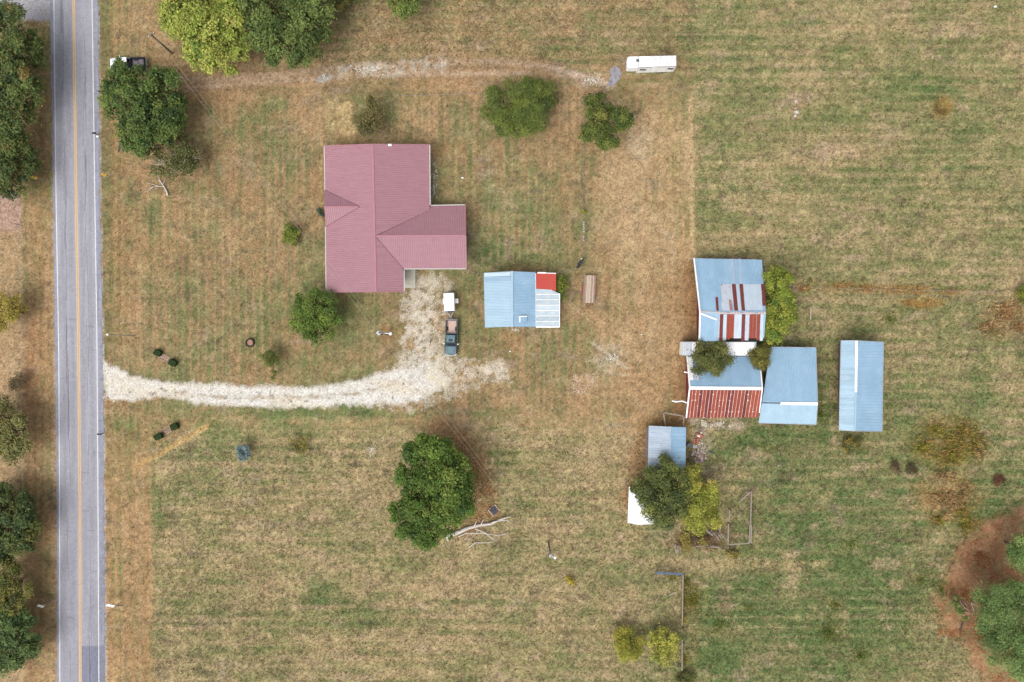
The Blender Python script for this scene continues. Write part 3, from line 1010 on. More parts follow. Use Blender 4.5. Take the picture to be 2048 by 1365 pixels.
M_dark = material('dark void', C(52, 50, 50), C(40, 38, 38))
M_white = material('white painted metal', C(284, 284, 282), C(268, 268, 268), (1, 1, 1), rough=.5)
M_wood_deck = material('roof boards', C(120, 100, 80), C(96, 78, 62), (2, 2, 2))
M_redroof = material('dusty red painted roof', C(182, 135, 145), C(174, 127, 137), (.35, 2.2, 1), rough=.55, spec=.35, grain=.05, grain_scale=1.2)
M_redtrim = material('red roof trim', C(194, 136, 146), C(184, 126, 138), rough=.5)
M_siding = material('white siding', C(225, 223, 216), C(205, 203, 196), (.4, .4, 8))
M_glass = material('window glass', C(70, 82, 92), C(54, 62, 70), rough=.12, spec=.6)
M_blue = material('blue grey galvanised roof', C(170, 204, 230), C(155, 191, 219), (.5, .5, .5), rough=.5, spec=.4, c3=C(190, 210, 224), scale3=1.1, t3=(.6, .8), tint=True, grain=.04, grain_scale=3)
M_blue_pale = material('pale blue galvanised roof', C(180, 208, 226), C(168, 200, 222), (.5, .5, .5), rough=.5, spec=.4, c3=C(198, 216, 226), scale3=1.1, t3=(.58, .8), tint=True, grain=.04, grain_scale=3)
M_galv = material('weathered galvanised sheet', C(214, 226, 238), C(196, 212, 228), (3, .6, 1), rough=.55, spec=.4, c3=C(142, 90, 80), scale3=1.9, t3=(.70, .74), tint=True, grain=.06, grain_scale=5)
M_galv_rust = material('rust flecked white sheet', C(218, 224, 234), C(200, 208, 222), (3, .6, 1), rough=.55, spec=.4, c3=C(130, 66, 52), scale3=2.6, t3=(.62, .65), tint=True, grain=.06, grain_scale=5)
M_rust = material('rusted sheet', C(174, 86, 66), C(150, 72, 58), (5, 1.0, 1), rough=.85, c3=C(176, 92, 66), scale3=1.6, t3=(.52, .72), tint=True, grain=.14, grain_scale=9)
M_rust_dark = material('dark rusted sheet', C(134, 64, 58), C(116, 58, 56), (5, 1.0, 1), rough=.85, c3=C(150, 80, 62), scale3=2.2, t3=(.55, .7), tint=True, grain=.14, grain_scale=9)
M_seam = material('bare seam', C(244, 222, 214), C(226, 190, 176), (3, 3, 1), c3=C(180, 104, 84), scale3=2.0, t3=(.62, .7))
M_whiteroof = material('white sheet roof', C(290, 290, 290), C(270, 272, 274), (.6, .6, .6), rough=.5, grain=.03, grain_scale=3)
M_barnred = material('red barn boards', C(150, 66, 62), C(120, 52, 50), (6, 6, .4), rough=.9)
M_redpanel = material('bright red roof', C(215, 92, 78), C(205, 84, 72), (.6, 2, 1), rough=.5, grain=.05, grain_scale=5)
M_clear = material('translucent ribbed panel', C(218, 230, 236), C(184, 208, 224), (.7, 2.4, 1), rough=.4, spec=.5, c3=C(232, 234, 232), scale3=1.3, t3=(.5, .72), tint=True, grain=.05, grain_scale=4)
M_concrete = material('concrete', C(232, 226, 210), C(214, 207, 193), (.8, .8, .8), c3=C(158, 154, 146), scale3=1.3, t3=(.55, .72), grain=.06, grain_scale=10)
M_concrete_grey = material('old grey concrete', C(178, 174, 182), C(160, 156, 166), (.7, .7, .7), c3=C(132, 130, 140), scale3=.9, t3=(.5, .62), grain=.12, grain_scale=7)
M_oldwood = material('grey weathered wood', C(166, 150, 138), C(132, 118, 108), (9, 1.2, 4), grain=.12, grain_scale=10)
M_board = material('brown boards', C(142, 120, 108), C(112, 94, 86), (6, 6, 1), grain=.12, grain_scale=10)
M_bark = material('bark', C(118, 102, 86), C(86, 74, 62), (4, 4, 1.5), bump=.4, bump_scale=8)
M_bleach = material('bleached dead wood', C(242, 234, 226), C(218, 207, 199), (3, 3, 3), c3=C(150, 122, 104), scale3=2.4, t3=(.6, .7))
M_pole = material('creosoted pole', C(150, 138, 126), C(118, 108, 98), (8, 8, .6))
M_metal = material('galvanised metal', C(196, 200, 206), C(176, 180, 186), rough=.45, metal=.3)
M_rubber = material('black rubber', C(58, 58, 60), C(46, 46, 48), rough=.85)
M_rim = material('wheel rim', C(190, 192, 196), C(170, 172, 176), rough=.35, metal=.5)

# ------------------------------------------------------------------ the house
hb = P(760, 440)
house = thing('house', 'large dusty red metal roofed house with a gabled side wing beside the white gravel drive', 'house', hb)
ZE, ZR = 2.7, 4.5
z_por = 3.58
# walls first
xw, xe = P(663, 0, 0)[0] + .2, P(857, 0, 0)[0] - .1
wy0, wy1 = P(0, 574)[1], P(0, 307)[1]
mb = MB()
xr = P(749, 0, ZR)[0]
for pts in ([(xw, wy0), (P(800, 0)[0], wy0), (P(800, 0)[0], P(0, 532)[1]), (xe, P(0, 532)[1]), (xe, wy1), (xw, wy1)],):
    mb.prism(pts, 0, 2.62)
# gable triangles under the main ridge
for yy in (wy1 - .1, wy0 + .1):
    x2 = xe if yy > 0 and yy == wy1 - .1 else P(800, 0)[0]
    zt = 2.62 if x2 == xe else 3.5
    mb.prism([(xw, yy - .06), (x2, yy - .06), (x2, yy + .06), (xw, yy + .06)], 2.62, 2.63)
    mb.add([(xw + .2, yy, 2.63), (x2 - .2, yy, 2.63), (x2 - .2, yy, max(zt - .12, 2.66)), (xr, yy, 4.32)], [(0, 1, 2, 3)])
mb.build('wall', M_siding, house)
mb = MB()
wx0, wx1 = xe + .003, P(922, 0)[0] - .3
wyA, wyB = P(0, 532)[1], P(0, 422)[1]
mb.prism([(wx0, wyA), (wx1, wyA), (wx1, wyB), (wx0, wyB)], 0, 2.36)
ymid = P(0, 474)[1]
mb.add([(wx1 - .05, wyA, 2.36), (wx1 - .05, wyB, 2.36), (wx1 - .05, wyB + .0, 2.38), (wx1 - .05, ymid, 4.3), (wx1 - .05, wyA, 3.4)], [(0, 1, 2, 3, 4)])
mb.build('wall', M_siding, house)
slopes = [
    # W slope, E slope (north part + south part), wing N, wing S, porch gable N and S
    [P(649, 293, ZE), P(653, 584, ZE), P(751.5, 583.5, ZR), P(745, 289.5, ZR)],
    [P(745, 289.5, ZR), P(750.6, 473, ZR), P(859.5, 421, ZE), P(858.5, 290.5, ZE)],
    [P(750.6, 473, ZR), P(751.5, 583.5, ZR), P(807.5, 583, z_por), P(806.5, 538, z_por)],
    [P(750.6, 472.6, ZR), P(931, 471.5, ZR), P(930, 411, 2.44), P(860, 412.5, 2.44), P(859.5, 421, ZE)],
    [P(750.6, 473, ZR), P(806.5, 537.5, z_por), P(932, 537, z_por), P(931, 471.5, ZR)],
    [P(649.5, 381, ZE), P(649, 414.3, 4.0), P(720, 414, 4.0)],
    [P(649, 414.3, 4.0), P(651.5, 453.5, ZE), P(720, 414, 4.0)],
]
for i, s_ in enumerate(slopes):
    if i in (5, 6):
        s_ = [(x, y, z + .035) for x, y, z in s_]
    slope('roof_slope', house, s_, M_redroof, M_redtrim, None, pitch=.28, rib=.08, h=.042, t=.10)
# ridge caps and valley flashings
mb = MB()
bar(mb, P(745, 289.5, ZR + .05), P(751.5, 583.5, ZR + .05), .30, .05)
mb.build('ridge_cap', M_redtrim, house)
mb = MB()
bar(mb, P(753, 472.6, ZR + .045), P(931, 471.5, ZR + .045), .26, .05)
mb.build('ridge_cap', M_redtrim, house)
mb = MB()
bar(mb, P(649, 414.3, 4.09), P(716, 414, 4.09), .2, .05)
mb.build('ridge_cap', M_redtrim, house)
M_valley = material('valley flashing', C(136, 84, 98), C(122, 76, 90), rough=.5)
for a, b in ((P(751, 472.6, ZR + .02), P(859.5, 421, ZE + .02)), (P(751, 473, ZR + .02), P(806.5, 538, z_por + .02)), (P(649.8, 381, ZE + .05), P(719, 414, 4.03)), (P(651.6, 453.5, ZE + .05), P(719, 414, 4.03))):
    mb = MB()
    bar(mb, a, b, .16, .03)
    mb.build('valley_flashing', M_valley, house)
# white gutters and fascia
mb = MB()
for a, b in ((P(648.6, 293, ZE - .03), P(650, 381, ZE - .03)), (P(651, 454, ZE - .03), P(652.5, 584, ZE - .03))):
    mb = MB()
    bar(mb, a, b, .14, .14)
    mb.build('gutter', M_siding, house)
for a, b in ((P(859.6, 290.5, ZE - .03), P(860.4, 410, ZE - .03)), (P(861, 411.4, 2.42), P(930, 410, 2.42)), (P(808, 538.4, z_por - .03), P(932, 538, z_por - .03)), (P(808.4, 541, z_por - .04), P(808.6, 583, z_por - .04))):
    mb = MB()
    bar(mb, a, b, .14, .12)
    mb.build('gutter', M_siding, house)
for a, b in ((P(745, 288.9, ZR - .02), P(649, 292.4, ZE - .02)), (P(745.2, 288.9, ZR - .02), P(858.5, 289.9, ZE - .02)), (P(751.5, 584.2, ZR - .02), P(653, 584.8, ZE - .02)),
             (P(751.7, 584.2, ZR - .02), P(807.5, 583.8, z_por - .02)), (P(931.8, 471.5, ZR - .02), P(930.8, 411, 2.44)), (P(931.8, 471.7, ZR - .02), P(932.8, 537, z_por - .02))):
    mb = MB()
    bar(mb, a, b, .1, .16)
    mb.build('bargeboard', M_redtrim, house)
# windows and doors
for (x, y, f) in ((xw, P(0, 330)[1], math.pi), (xw, P(0, 370)[1], math.pi), (xw, P(0, 500)[1], math.pi), (xw, P(0, 545)[1], math.pi), (xe, P(0, 340)[1], 0), (xe, P(0, 390)[1], 0),
                  (P(700, 0)[0], wy0, -math.pi / 2), (P(760, 0)[0], wy0, -math.pi / 2), (P(700, 0)[0], wy1, math.pi / 2), (P(800, 0)[0], wy1, math.pi / 2), (wx1, P(0, 478)[1], 0)):
    a, b = MB(), MB()
    opening(a, b, x, y, 1.5, 1.1, 1.2, f)
    w_ = a.build('window', M_white, house)
    b.build('pane', M_glass, w_)
for (x, y, f) in ((xw, P(0, 418)[1], math.pi), (P(800, 0)[0], P(0, 556)[1], 0)):
    c, s = math.cos(f), math.sin(f)
    d = MB().box((x + c * .03, y + s * .03, 1.05), (.95, .06, 2.05), f + math.pi / 2).build('door', M_board, house)
    MB().box((x + c * .08 - s * .35, y + s * .08 + c * .35, 1.0), (.06, .06, .1), f).build('handle', M_metal, d)
o = MB().box(P(780, 291, 3.9)[:2] + (4.0,), (.5, .3, .16)).build('roof_vent', M_white, house)
mb = MB().box(((P(808, 0)[0] + P(831, 0)[0]) / 2, (P(0, 538)[1] + P(0, 576)[1]) / 2, .08), (1.8, 2.98, .16))
pt = mb.build('porch_slab', M_concrete, None)
tag(pt, 'small pale concrete porch slab tucked into the inner corner of the red roofed house', 'porch slab')
for px_ in (829, 829):
    pass
mb = MB()
mb.tube([(P(822, 0)[0], P(0, 540)[1], .16), (P(822, 0)[0], P(0, 540)[1], 2.9)], .06, 8)
mb.build('porch_post', M_white, house)

# ------------------------------------------------------------------ generic gabled shed
def walls(parent, px0, py0, px1, py1, h, mat, axis_, ridge, zr, inset=0.0, hb=None):
    """prism walls between ground pixels plus two gable ends; axis_ 'x' or 'y' is the ridge direction; ridge = pixel of the ridge at ground level"""
    x0, y1, _ = P(px0, py0)
    x1, y0, _ = P(px1, py1)
    hb = h if hb is None else hb
    mb = MB()
    if axis_ == 'y':
        xr_ = P(ridge, 0)[0]
        prof = [(x0, 0), (x1, 0), (x1, hb), (xr_, zr), (x0, h)]
        vs = [(a, y0, b) for a, b in prof] + [(a, y1, b) for a, b in prof]
    else:
        yr_ = P(0, ridge)[1]
        prof = [(y0, 0), (y1, 0), (y1, h), (yr_, zr), (y0, hb)]
        vs = [(x0, a, b) for a, b in prof] + [(x1, a, b) for a, b in prof]
    mb.add(vs, [(0, 4, 3, 2, 1), (5, 6, 7, 8, 9), (0, 1, 6, 5), (1, 2, 7, 6), (2, 3, 8, 7), (3, 4, 9, 8), (4, 0, 5, 9)])
    return mb.build('wall', mat, parent)


# ------------------------------------------------------------------ blue garage with lean-to
gar = thing('garage', 'pale blue metal roofed garage with a bright red patch and white ribbed lean-to', 'garage', P(1030, 600))
MB_GARAGE = None
walls(gar, 975, 553, 1066, 649, 2.5, M_siding, 'y', 1024, 3.55)
walls(gar, 1067, 553, 1107, 649, 2.0, M_siding, 'y', 1068, 2.3, hb=1.9)
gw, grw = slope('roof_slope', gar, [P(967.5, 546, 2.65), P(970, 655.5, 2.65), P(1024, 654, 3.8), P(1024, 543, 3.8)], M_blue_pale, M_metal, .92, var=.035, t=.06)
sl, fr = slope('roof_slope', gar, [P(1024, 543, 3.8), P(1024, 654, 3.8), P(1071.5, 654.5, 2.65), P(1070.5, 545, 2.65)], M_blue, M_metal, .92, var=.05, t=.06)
mb = MB()
bar(mb, P(1024, 542.5, 3.86), P(1024, 654.5, 3.86), .34, .05)
mb.build('ridge_cap', M_blue_pale, gar)
slope('lean_to_roof', gar, [P(1071.5, 546.5, 2.55), P(1071.5, 578.5, 2.55), P(1112, 583.5, 2.05), P(1112, 547.5, 2.05)], M_redpanel, M_redtrim, None, pitch=.3, t=.05)
sl, fr = slope('lean_to_roof', gar, [P(1071.5, 578, 2.58), P(1072, 654.5, 2.58), P(1119, 654.5, 2.02), P(1119.5, 588, 2.02), P(1102, 580, 2.2)], M_clear, M_metal, .86, pitch=.1, h=.018, wavy=True, var=.10, t=.05)
for i in range(7):
    y = 589 + i * 10.8
    mb = MB()
    bar(mb, P(1072, y, 2.64), P(1119, y, 2.08), .10, .03)
    mb.build('lap_strip', M_white, sl)
mb = MB()
bar(mb, P(1119.4, 587, 2.04), P(1119, 655, 2.04), .10, .06)
bar(mb, P(1119, 655, 2.02), P(1072, 655.2, 2.6), .10, .06)
mb.build('edge_trim', M_white, gar)
mb = MB()
bar(mb, P(1071, 547, 2.62), P(1071.5, 654, 2.62), .1, .06)
mb.build('edge_trim', M_white, gar)
mb = MB()
bar(mb, P(1075, 546, 2.58), P(1092, 546.3, 2.4), .2, .05)
bar(mb, P(1092, 546.6, 2.3), P(1112, 547.2, 2.06), .12, .05)
mb.build('edge_trim', M_white, gar)
def patch_on(fr, parent, pts, mat, z=.05, pitch=.2):
    f2 = frame(pts)
    uu = [x for x, _ in f2[4]]
    return ribbed(f2, min(uu), max(uu), pitch, .03, .02, z, True).build('roof_sheet', mat, parent)


def on_plane(fr, px, py):
    o, u, v, n, q = fr
    d = V(((px - CX) / K, (CY - py) / K, -H))
    c = V((0, 0, H))
    p = c + d * ((o - c).dot(n) / d.dot(n))
    return (p.x, p.y, p.z)


M_pale_sheet = material('newer pale sheet', C(206, 226, 236), C(196, 218, 230), (.5, .5, .5), rough=.5, grain=.04, grain_scale=3)
M_mid_sheet = material('greyer sheet', C(160, 188, 212), C(152, 182, 206), (.5, .5, .5), rough=.5, grain=.04, grain_scale=3)
patch_on(grw, gw, [on_plane(grw, 968.5, 547), on_plane(grw, 969, 554.5), on_plane(grw, 1021, 552), on_plane(grw, 1021, 544.5)], M_pale_sheet)
patch_on(grw, gw, [on_plane(grw, 969, 555), on_plane(grw, 969, 565), on_plane(grw, 1021, 562), on_plane(grw, 1021, 552.5)], M_mid_sheet)
# the little raised hatch on the east slope
cx_, cy_, _ = P(1047, 639, 3.3)
z_h = 3.29
ht = MB().box((cx_, cy_, z_h + .09), (1.02, .72, .16), tilt=.30).build('roof_hatch', M_blue, gar)
mb = MB()
mb.box((cx_ - .58, cy_, z_h + .30), (.17, .90, .2), tilt=.30)
mb.box((cx_ + .04, cy_ + .44, z_h + .16), (1.06, .15, .2), tilt=.30)
mb.build('curb', M_white, ht)
MB().box((P(1000, 649.8)[0], P(0, 649.8)[1], 1.1), (2.4, .05, 2.1)).build('door', M_metal, gar)
a, b = MB(), MB()
opening(a, b, P(975, 0)[0], P(0, 600)[1], 1.5, 1.0, .9, math.pi)
w_ = a.build('window', M_white, gar)
b.build('pane', M_glass, w_)

# ------------------------------------------------------------------ upper barn: blue with rusted patches
b1 = thing('barn', 'old barn with blue metal roof patched in rusty red stripes, yellow-green tree at its side', 'barn', P(1450, 600))
walls(b1, 1393.5, 525, 1506, 670, 2.5, M_barnred, 'x', 620, 5.2, hb=4.3)
ZA, ZB, ZC = 2.6, 5.5, 4.7
NW_, NE_ = P(1387.5, 517, ZA), P(1523.5, 520, ZA)
RW, RE = P(1399.5, 625, ZB), P(1532, 626, ZB)
SW_, SE_ = P(1398, 683, ZC), P(1529, 682, ZC)
sl, fr = slope('roof_slope', b1, [NW_, RW, RE, NE_], M_blue, M_wood_deck, .75, pitch=.2, var=.05, t=.08)
o_, u_, v_, n_, q_ = fr


def patch_sheet(fr, parent, pa, pb, pc, pd, mat, z=.05, pitch=.12, **kw):
    """a separate sheet nailed over the slope, given by four points of that slope"""
    f2 = frame([pa, pb, pc, pd])
    uu = [x for x, _ in f2[4]]
    m = ribbed(f2, min(uu), max(uu), pitch, .03, .02, z, True, **kw)
    return m.build('roof_sheet', mat, parent)


def on(fr, px, py):
    """point of the roof plane seen at this place of the photograph"""
    o, u, v, n, q = fr
    d = V(((px - CX) / K, (CY - py) / K, -H))
    c = V((0, 0, H))
    t = (o - c).dot(n) / d.dot(n)
    p = c + d * t
    return (p.x, p.y, p.z)


for (xa, xb, ya, yb, lean, mt) in ((1440.5, 1463, 569, 608, 4, M_galv_rust), (1442, 1463.5, 606, 622, 3, M_galv_rust), (1471.5, 1478, 569, 622, 5, M_galv), (1486, 1522.5, 569, 621, 3, M_galv),
                                   (1463.5, 1471, 569, 622, 5, M_rust_dark), (1478.5, 1485.5, 569, 622, 5, M_rust_dark), (1521.5, 1528.5, 569, 612, 3, M_rust_dark), (1430.5, 1435.5, 595, 622, 2, M_rust_dark),
                                   (1457, 1462.5, 600, 622, 3, M_rust)):
    patch_sheet(fr, sl, on(fr, xa, ya), on(fr, xa + lean, yb), on(fr, xb + lean, yb), on(fr, xb, ya), mt, z=.05 + .01 * (mt in (M_rust, M_rust_dark)), tint=random.uniform(.95, 1.05))
M_fade = material('faded pinkish sheet', C(184, 203, 225), C(170, 196, 221), (3, .6, 1), rough=.5, grain=.05, grain_scale=4)
for xa, xb in ((1461.5, 1470), (1478.5, 1485)):
    patch_sheet(fr, sl, on(fr, xa - 2, 518.5), on(fr, xa, 568.5), on(fr, xb, 568.5), on(fr, xb - 2, 518.7), M_fade, z=.045)
s2, fr2 = slope('roof_slope', b1, [RW, SW_, P(1437, 683, ZC), P(1446, 676.5, 4.81), P(1528, 676.5, 4.81), RE], M_blue, M_wood_deck, .75, pitch=.2, var=.04, t=.08)
for (xa, xb, mt, yb) in ((1437.6, 1438.8, M_seam, 682), (1438.8, 1445.5, M_rust_dark, 682), (1446, 1452.5, M_galv, 681.5), (1453, 1460, M_rust, 679), (1460.2, 1467.5, M_rust, 676.5), (1468, 1475, M_galv_rust, 677), (1475.2, 1482.5, M_galv, 677),
                         (1482.8, 1489.5, M_rust_dark, 682), (1490, 1497.5, M_galv_rust, 681), (1498.5, 1505, M_rust, 677), (1505.2, 1512, M_rust, 677), (1512.8, 1519.5, M_rust, 680), (1520, 1526, M_galv, 682)):
    patch_sheet(fr2, s2, on(fr2, xa + 1, 629), on(fr2, xa - 1, yb), on(fr2, xb - 1, yb), on(fr2, xb + 1, 629), mt, z=.06, tint=random.uniform(.92, 1.06))
# ridge with gap-toothed flashing, white barge boards, a loose white strip lying on the roof
mb = MB()
bar(mb, P(1402, 624, ZB + .08), P(1437, 625, ZB + .08), .12, .05)
for i in range(17):
    x = 1438 + i * 5.6
    if i % 5 != 3:
        bar(mb, P(x, 625 + .3 * (i % 3), ZB + .09), P(x + 3.2, 625.4, ZB + .09), .20, .04)
bar(mb, P(1436, 627, ZB + .06), P(1532, 628, ZB + .06), .10, .04)
mb.build('ridge_cap', M_seam, b1)
mb = MB()
bar(mb, P(1388, 517, ZA + .06), P(1400, 625, ZB + .06), .22, .08)
mb.build('bargeboard', M_white, b1)
mb = MB()
bar(mb, P(1400, 625, ZB + .06), P(1398.6, 683, ZC + .06), .22, .08)
mb.build('bargeboard', M_white, b1)
mb = MB()
bar(mb, V(on(fr2, 1402, 628)) + V((0, 0, .13)), V(on(fr2, 1433, 640)) + V((0, 0, .13)), .24, .03)
tag(mb.build('loose_trim_strip', M_white), 'loose white metal strip lying slantwise on the blue barn roof', 'metal strip')
for x, y0_, y1_, d in ((1389, 600, 650, 0),):
    MB().box((P(1393.5, 0)[0] - .03, P(0, 640)[1], 1.5), (.05, 3.0, 2.9)).build('door', M_barnred, b1)
MB().box((P(1478, 0)[0], P(0, 677)[1], 3.1), (5.0, .9, .1)).build('eave_gap_shade', M_dark, b1)  # dark slab added under the eave, standing in for the shaded gap

# ------------------------------------------------------------------ the old white trailer between the barns
tr = thing('box_trailer', 'long white box trailer with rust-flaked roof squeezed between two barns', 'trailer', P(1440, 697))
mb = MB()
za, zb = .7, 3.2
q0 = [P(1368, 684, zb), P(1366.5, 711, zb), P(1510, 712.5, zb), P(1513, 684.5, zb)]
mb.prism([(p[0], p[1]) for p in q0][::-1][::-1], za, zb - .04)
M_trail = material('aged white trailer skin', C(278, 276, 270), C(252, 250, 250), (2, .5, 1), c3=C(172, 128, 120), scale3=1.4, t3=(.66, .72), grain=.05, grain_scale=5)
mb.build('body', M_trail, tr)
fr3 = frame(q0)
for i, (xa, xb, mt) in enumerate(((1367.6, 1373, M_galv_rust), (1373, 1384, M_galv_rust), (1384, 1398, M_trail), (1398, 1412, M_galv), (1412, 1430, M_trail), (1430, 1448, M_trail), (1448, 1466, M_whiteroof), (1466, 1484, M_whiteroof), (1484, 1509, M_whiteroof), (1509, 1512.5, M_galv_rust))):
    patch_sheet(fr3, tr, P(xa, 685, zb), P(xa - .6, 711, zb), P(xb - .6, 711.6, zb), P(xb, 685, zb), mt, z=.012, pitch=.25)
mb = MB()
bar(mb, P(1367.5, 684.3, zb), P(1513, 684.6, zb), .08, .08)
bar(mb, P(1366.6, 711.4, zb), P(1510, 712.6, zb), .08, .08)
mb.build('roof_rail', M_metal, tr)
for x in (1480, 1494):
    for y in (688, 708):
        c_ = P(x, y)
        MB().tube([(c_[0], c_[1] - .14, .45), (c_[0], c_[1] + .14, .45)], .45, 14).build('wheel', M_rubber, tr)
mb = MB().box(P(1376, 698)[:2] + (.35,), (.3, 1.6, .7)).build('support_leg', M_metal, tr)

# ------------------------------------------------------------------ lower barn: half blue, half rust
b2 = thing('barn', 'lower barn with one blue and one rusted ribbed roof half split by a white ridge', 'barn', P(1445, 770))
walls(b2, 1372, 722, 1497, 826, 2.7, M_barnred, 'x', 772, 4.55, hb=2.7)
ZA, ZB = 3.0, 5.0
NW_, NE_ = P(1373.5, 713, ZA), P(1519, 714, ZA)
RW, RE = P(1379, 775.5, ZB), P(1524.5, 776.5, ZB)
SW_, SE_ = P(1372, 836, ZA), P(1517, 835, ZA)
mats = {0: M_galv_rust, 1: M_galv}
s3, fr4 = slope('roof_slope', b2, [NW_, RW, RE, NE_], M_blue, M_wood_deck, .9, pitch=.15, h=.022, rib=.035, var=.05, t=.08)
patch_sheet(fr4, s3, on(fr4, 1375.5, 715), on(fr4, 1378.5, 761), on(fr4, 1387, 761.5), on(fr4, 1385, 715), M_trail, z=.05)
patch_sheet(fr4, s3, on(fr4, 1386, 735), on(fr4, 1388, 761), on(fr4, 1398.5, 761.5), on(fr4, 1397, 735), M_galv_rust, z=.055)
s4, fr5 = slope('roof_slope', b2, [RW, SW_, SE_, RE], M_rust, M_wood_deck, .515, pitch=.515, rib=.05, h=.02, var=.13, t=.08, mats={i: (M_rust_dark if i in (3, 5, 6, 11, 12, 16) else M_rust) for i in range(30)}, jag=.05)
o_, u_, v_, n_, q_ = fr5
us_ = sorted(x for x, _ in q_)
ua, ub = us_[0], us_[-1]
kk = max(1, round((ub - ua) / .515))
for i in range(1, kk):
    uu = ua + i * (ub - ua) / kk
    sp = vspan(q_, uu)
    if not sp:
        continue
    mb = MB()
    n_seg = 5
    vv = np.linspace(sp[0] + .05, sp[1] - .12, n_seg + 1)
    for a_, b_ in zip(vv[:-1], vv[1:]):
        wd = random.uniform(.04, .085)
        p0, p1 = o_ + u_ * uu + v_ * a_ + n_ * .05, o_ + u_ * uu + v_ * b_ + n_ * .05
        bar(mb, p0, p1, wd, .02, n_)
        if random.random() < .22:
            pc = p0 + u_ * random.uniform(-.1, .1)
            bar(mb, pc - u_ * .10, pc + u_ * .12, random.uniform(.08, .2), .015, n_)
    mb.build('seam_strip', M_seam, s4)
mb = MB()
bar(mb, P(1379, 776.5, ZB + .06), P(1524.5, 777.5, ZB + .06), .48, .06)
mb.build('ridge_cap', M_white, b2)
mb = MB()
bar(mb, P(1374, 713, ZA + .06), P(1379.4, 776, ZB + .06), .20, .08)
mb.build('bargeboard', M_white, b2)
mb = MB()
bar(mb, P(1379.4, 776, ZB + .06), P(1372.6, 836, ZA + .06), .20, .08)
mb.build('bargeboard', M_white, b2)
mb = MB()
bar(mb, P(1521.5, 742, 4.0), P(1524.8, 777, ZB + .06), .16, .08)
mb.build('bargeboard', M_white, b2)
mb = MB()
bar(mb, P(1524.8, 777, ZB + .06), P(1518.5, 826, 3.3), .16, .08)
mb.build('bargeboard', M_white, b2)
mb = MB()
mb.tube([P(1374, 806, 2.9), P(1364, 802.5, 2.7), P(1352, 804, 2.6), P(1344, 802, 2.6)], .11, 6)
mb.build('gutter_pipe', M_white, b2)
mb = MB()
bar(mb, P(1368, 744.5, 2.8), P(1376, 746, 2.9), .18, .16)
mb.build('gutter_bracket', M_white, b2)
MB().box((P(1372, 0)[0] - .03, P(0, 735)[1], 1.2), (.05, 2.2, 2.3)).build('door', M_barnred, b2)

# ------------------------------------------------------------------ blue annex on the right of the lower barn
b3 = thing('barn_annex', 'wide plain blue roofed shed built against the right end of the lower barn', 'shed', P(1575, 770))
walls(b3, 1528, 705, 1608, 838, 2.3, M_board, 'x', 800, 3.9, hb=2.8)
ZA, ZB, ZC = 2.5, 4.2, 3.0
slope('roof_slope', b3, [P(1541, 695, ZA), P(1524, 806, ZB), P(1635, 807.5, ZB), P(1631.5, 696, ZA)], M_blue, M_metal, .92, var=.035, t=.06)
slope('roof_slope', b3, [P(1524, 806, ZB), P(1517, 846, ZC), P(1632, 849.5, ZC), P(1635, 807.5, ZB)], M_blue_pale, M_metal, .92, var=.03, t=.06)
mb = MB()
bar(mb, P(1561, 807.5, ZB + .07), P(1635.5, 808.2, ZB + .07), .42, .06)
mb.build('ridge_cap', M_white, b3)
mb = MB()
bar(mb, P(1524, 806.3, ZB + .03), P(1561, 807, ZB + .03), .12, .03)
mb.build('ridge_gap', M_dark, b3)
mb = MB()
bar(mb, P(1631.8, 696, ZA + .02), P(1635.3, 807.5, ZB + .02), .08, .1)
bar(mb, P(1635.3, 807.8, ZB + .02), P(1632.3, 849.5, ZC + .02), .08, .1)
bar(mb, P(1517, 846.4, ZC), P(1632, 850, ZC), .08, .1)
bar(mb, P(1541, 694.5, ZA), P(1631.5, 695.5, ZA), .08, .1)
mb.build('edge_trim', M_metal, b3)
for x in (1562, 1598):
    mb = MB()
    mb.box(P(x, 694)[:2] + (1.4,), (.16, .16, 2.8))
    mb.build('post', M_oldwood, b3)

# ------------------------------------------------------------------ separate shed on the far right
b4 = thing('shed', 'long narrow blue shed standing alone furthest right with half a white ridge cap', 'shed', P(1722, 772))
walls(b4, 1676, 690, 1742, 853, 3.0, M_board, 'y', 1702, 3.6, hb=2.4)
ZA, ZB, ZC = 3.2, 4.0, 2.7
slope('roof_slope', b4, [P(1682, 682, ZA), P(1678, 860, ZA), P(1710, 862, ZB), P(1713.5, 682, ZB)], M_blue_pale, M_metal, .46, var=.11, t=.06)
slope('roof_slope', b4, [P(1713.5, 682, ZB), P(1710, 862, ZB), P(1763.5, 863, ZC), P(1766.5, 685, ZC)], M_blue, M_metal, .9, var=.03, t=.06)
mb = MB()
bar(mb, P(1713, 682, ZB + .07), P(1711.6, 785, ZB + .07), .36, .06)
mb.build('ridge_cap', M_white, b4)
mb = MB()
bar(mb, P(1711.6, 786, ZB + .05), P(1710, 862, ZB + .05), .26, .04)
mb.build('ridge_cap', M_blue_pale, b4)
mb = MB()
for a, b in ((P(1681.6, 682, ZA), P(1677.6, 860, ZA)), (P(1767, 685, ZC), P(1764, 863, ZC)), (P(1682, 681.5, ZA), P(1713.5, 681.5, ZB)), (P(1713.5, 681.6, ZB), P(1766.5, 684.5, ZC)), (P(1678, 860.6, ZA), P(1710, 862.6, ZB)), (P(1710, 862.6, ZB), P(1763.5, 863.6, ZC))):
    bar(mb, a, b, .07, .1)
mb.build('edge_trim', M_metal, b4)
MB().box((P(1709, 0)[0], P(0, 853)[1] - .02, 1.2), (2.4, .05, 2.2)).build('door', M_board, b4)

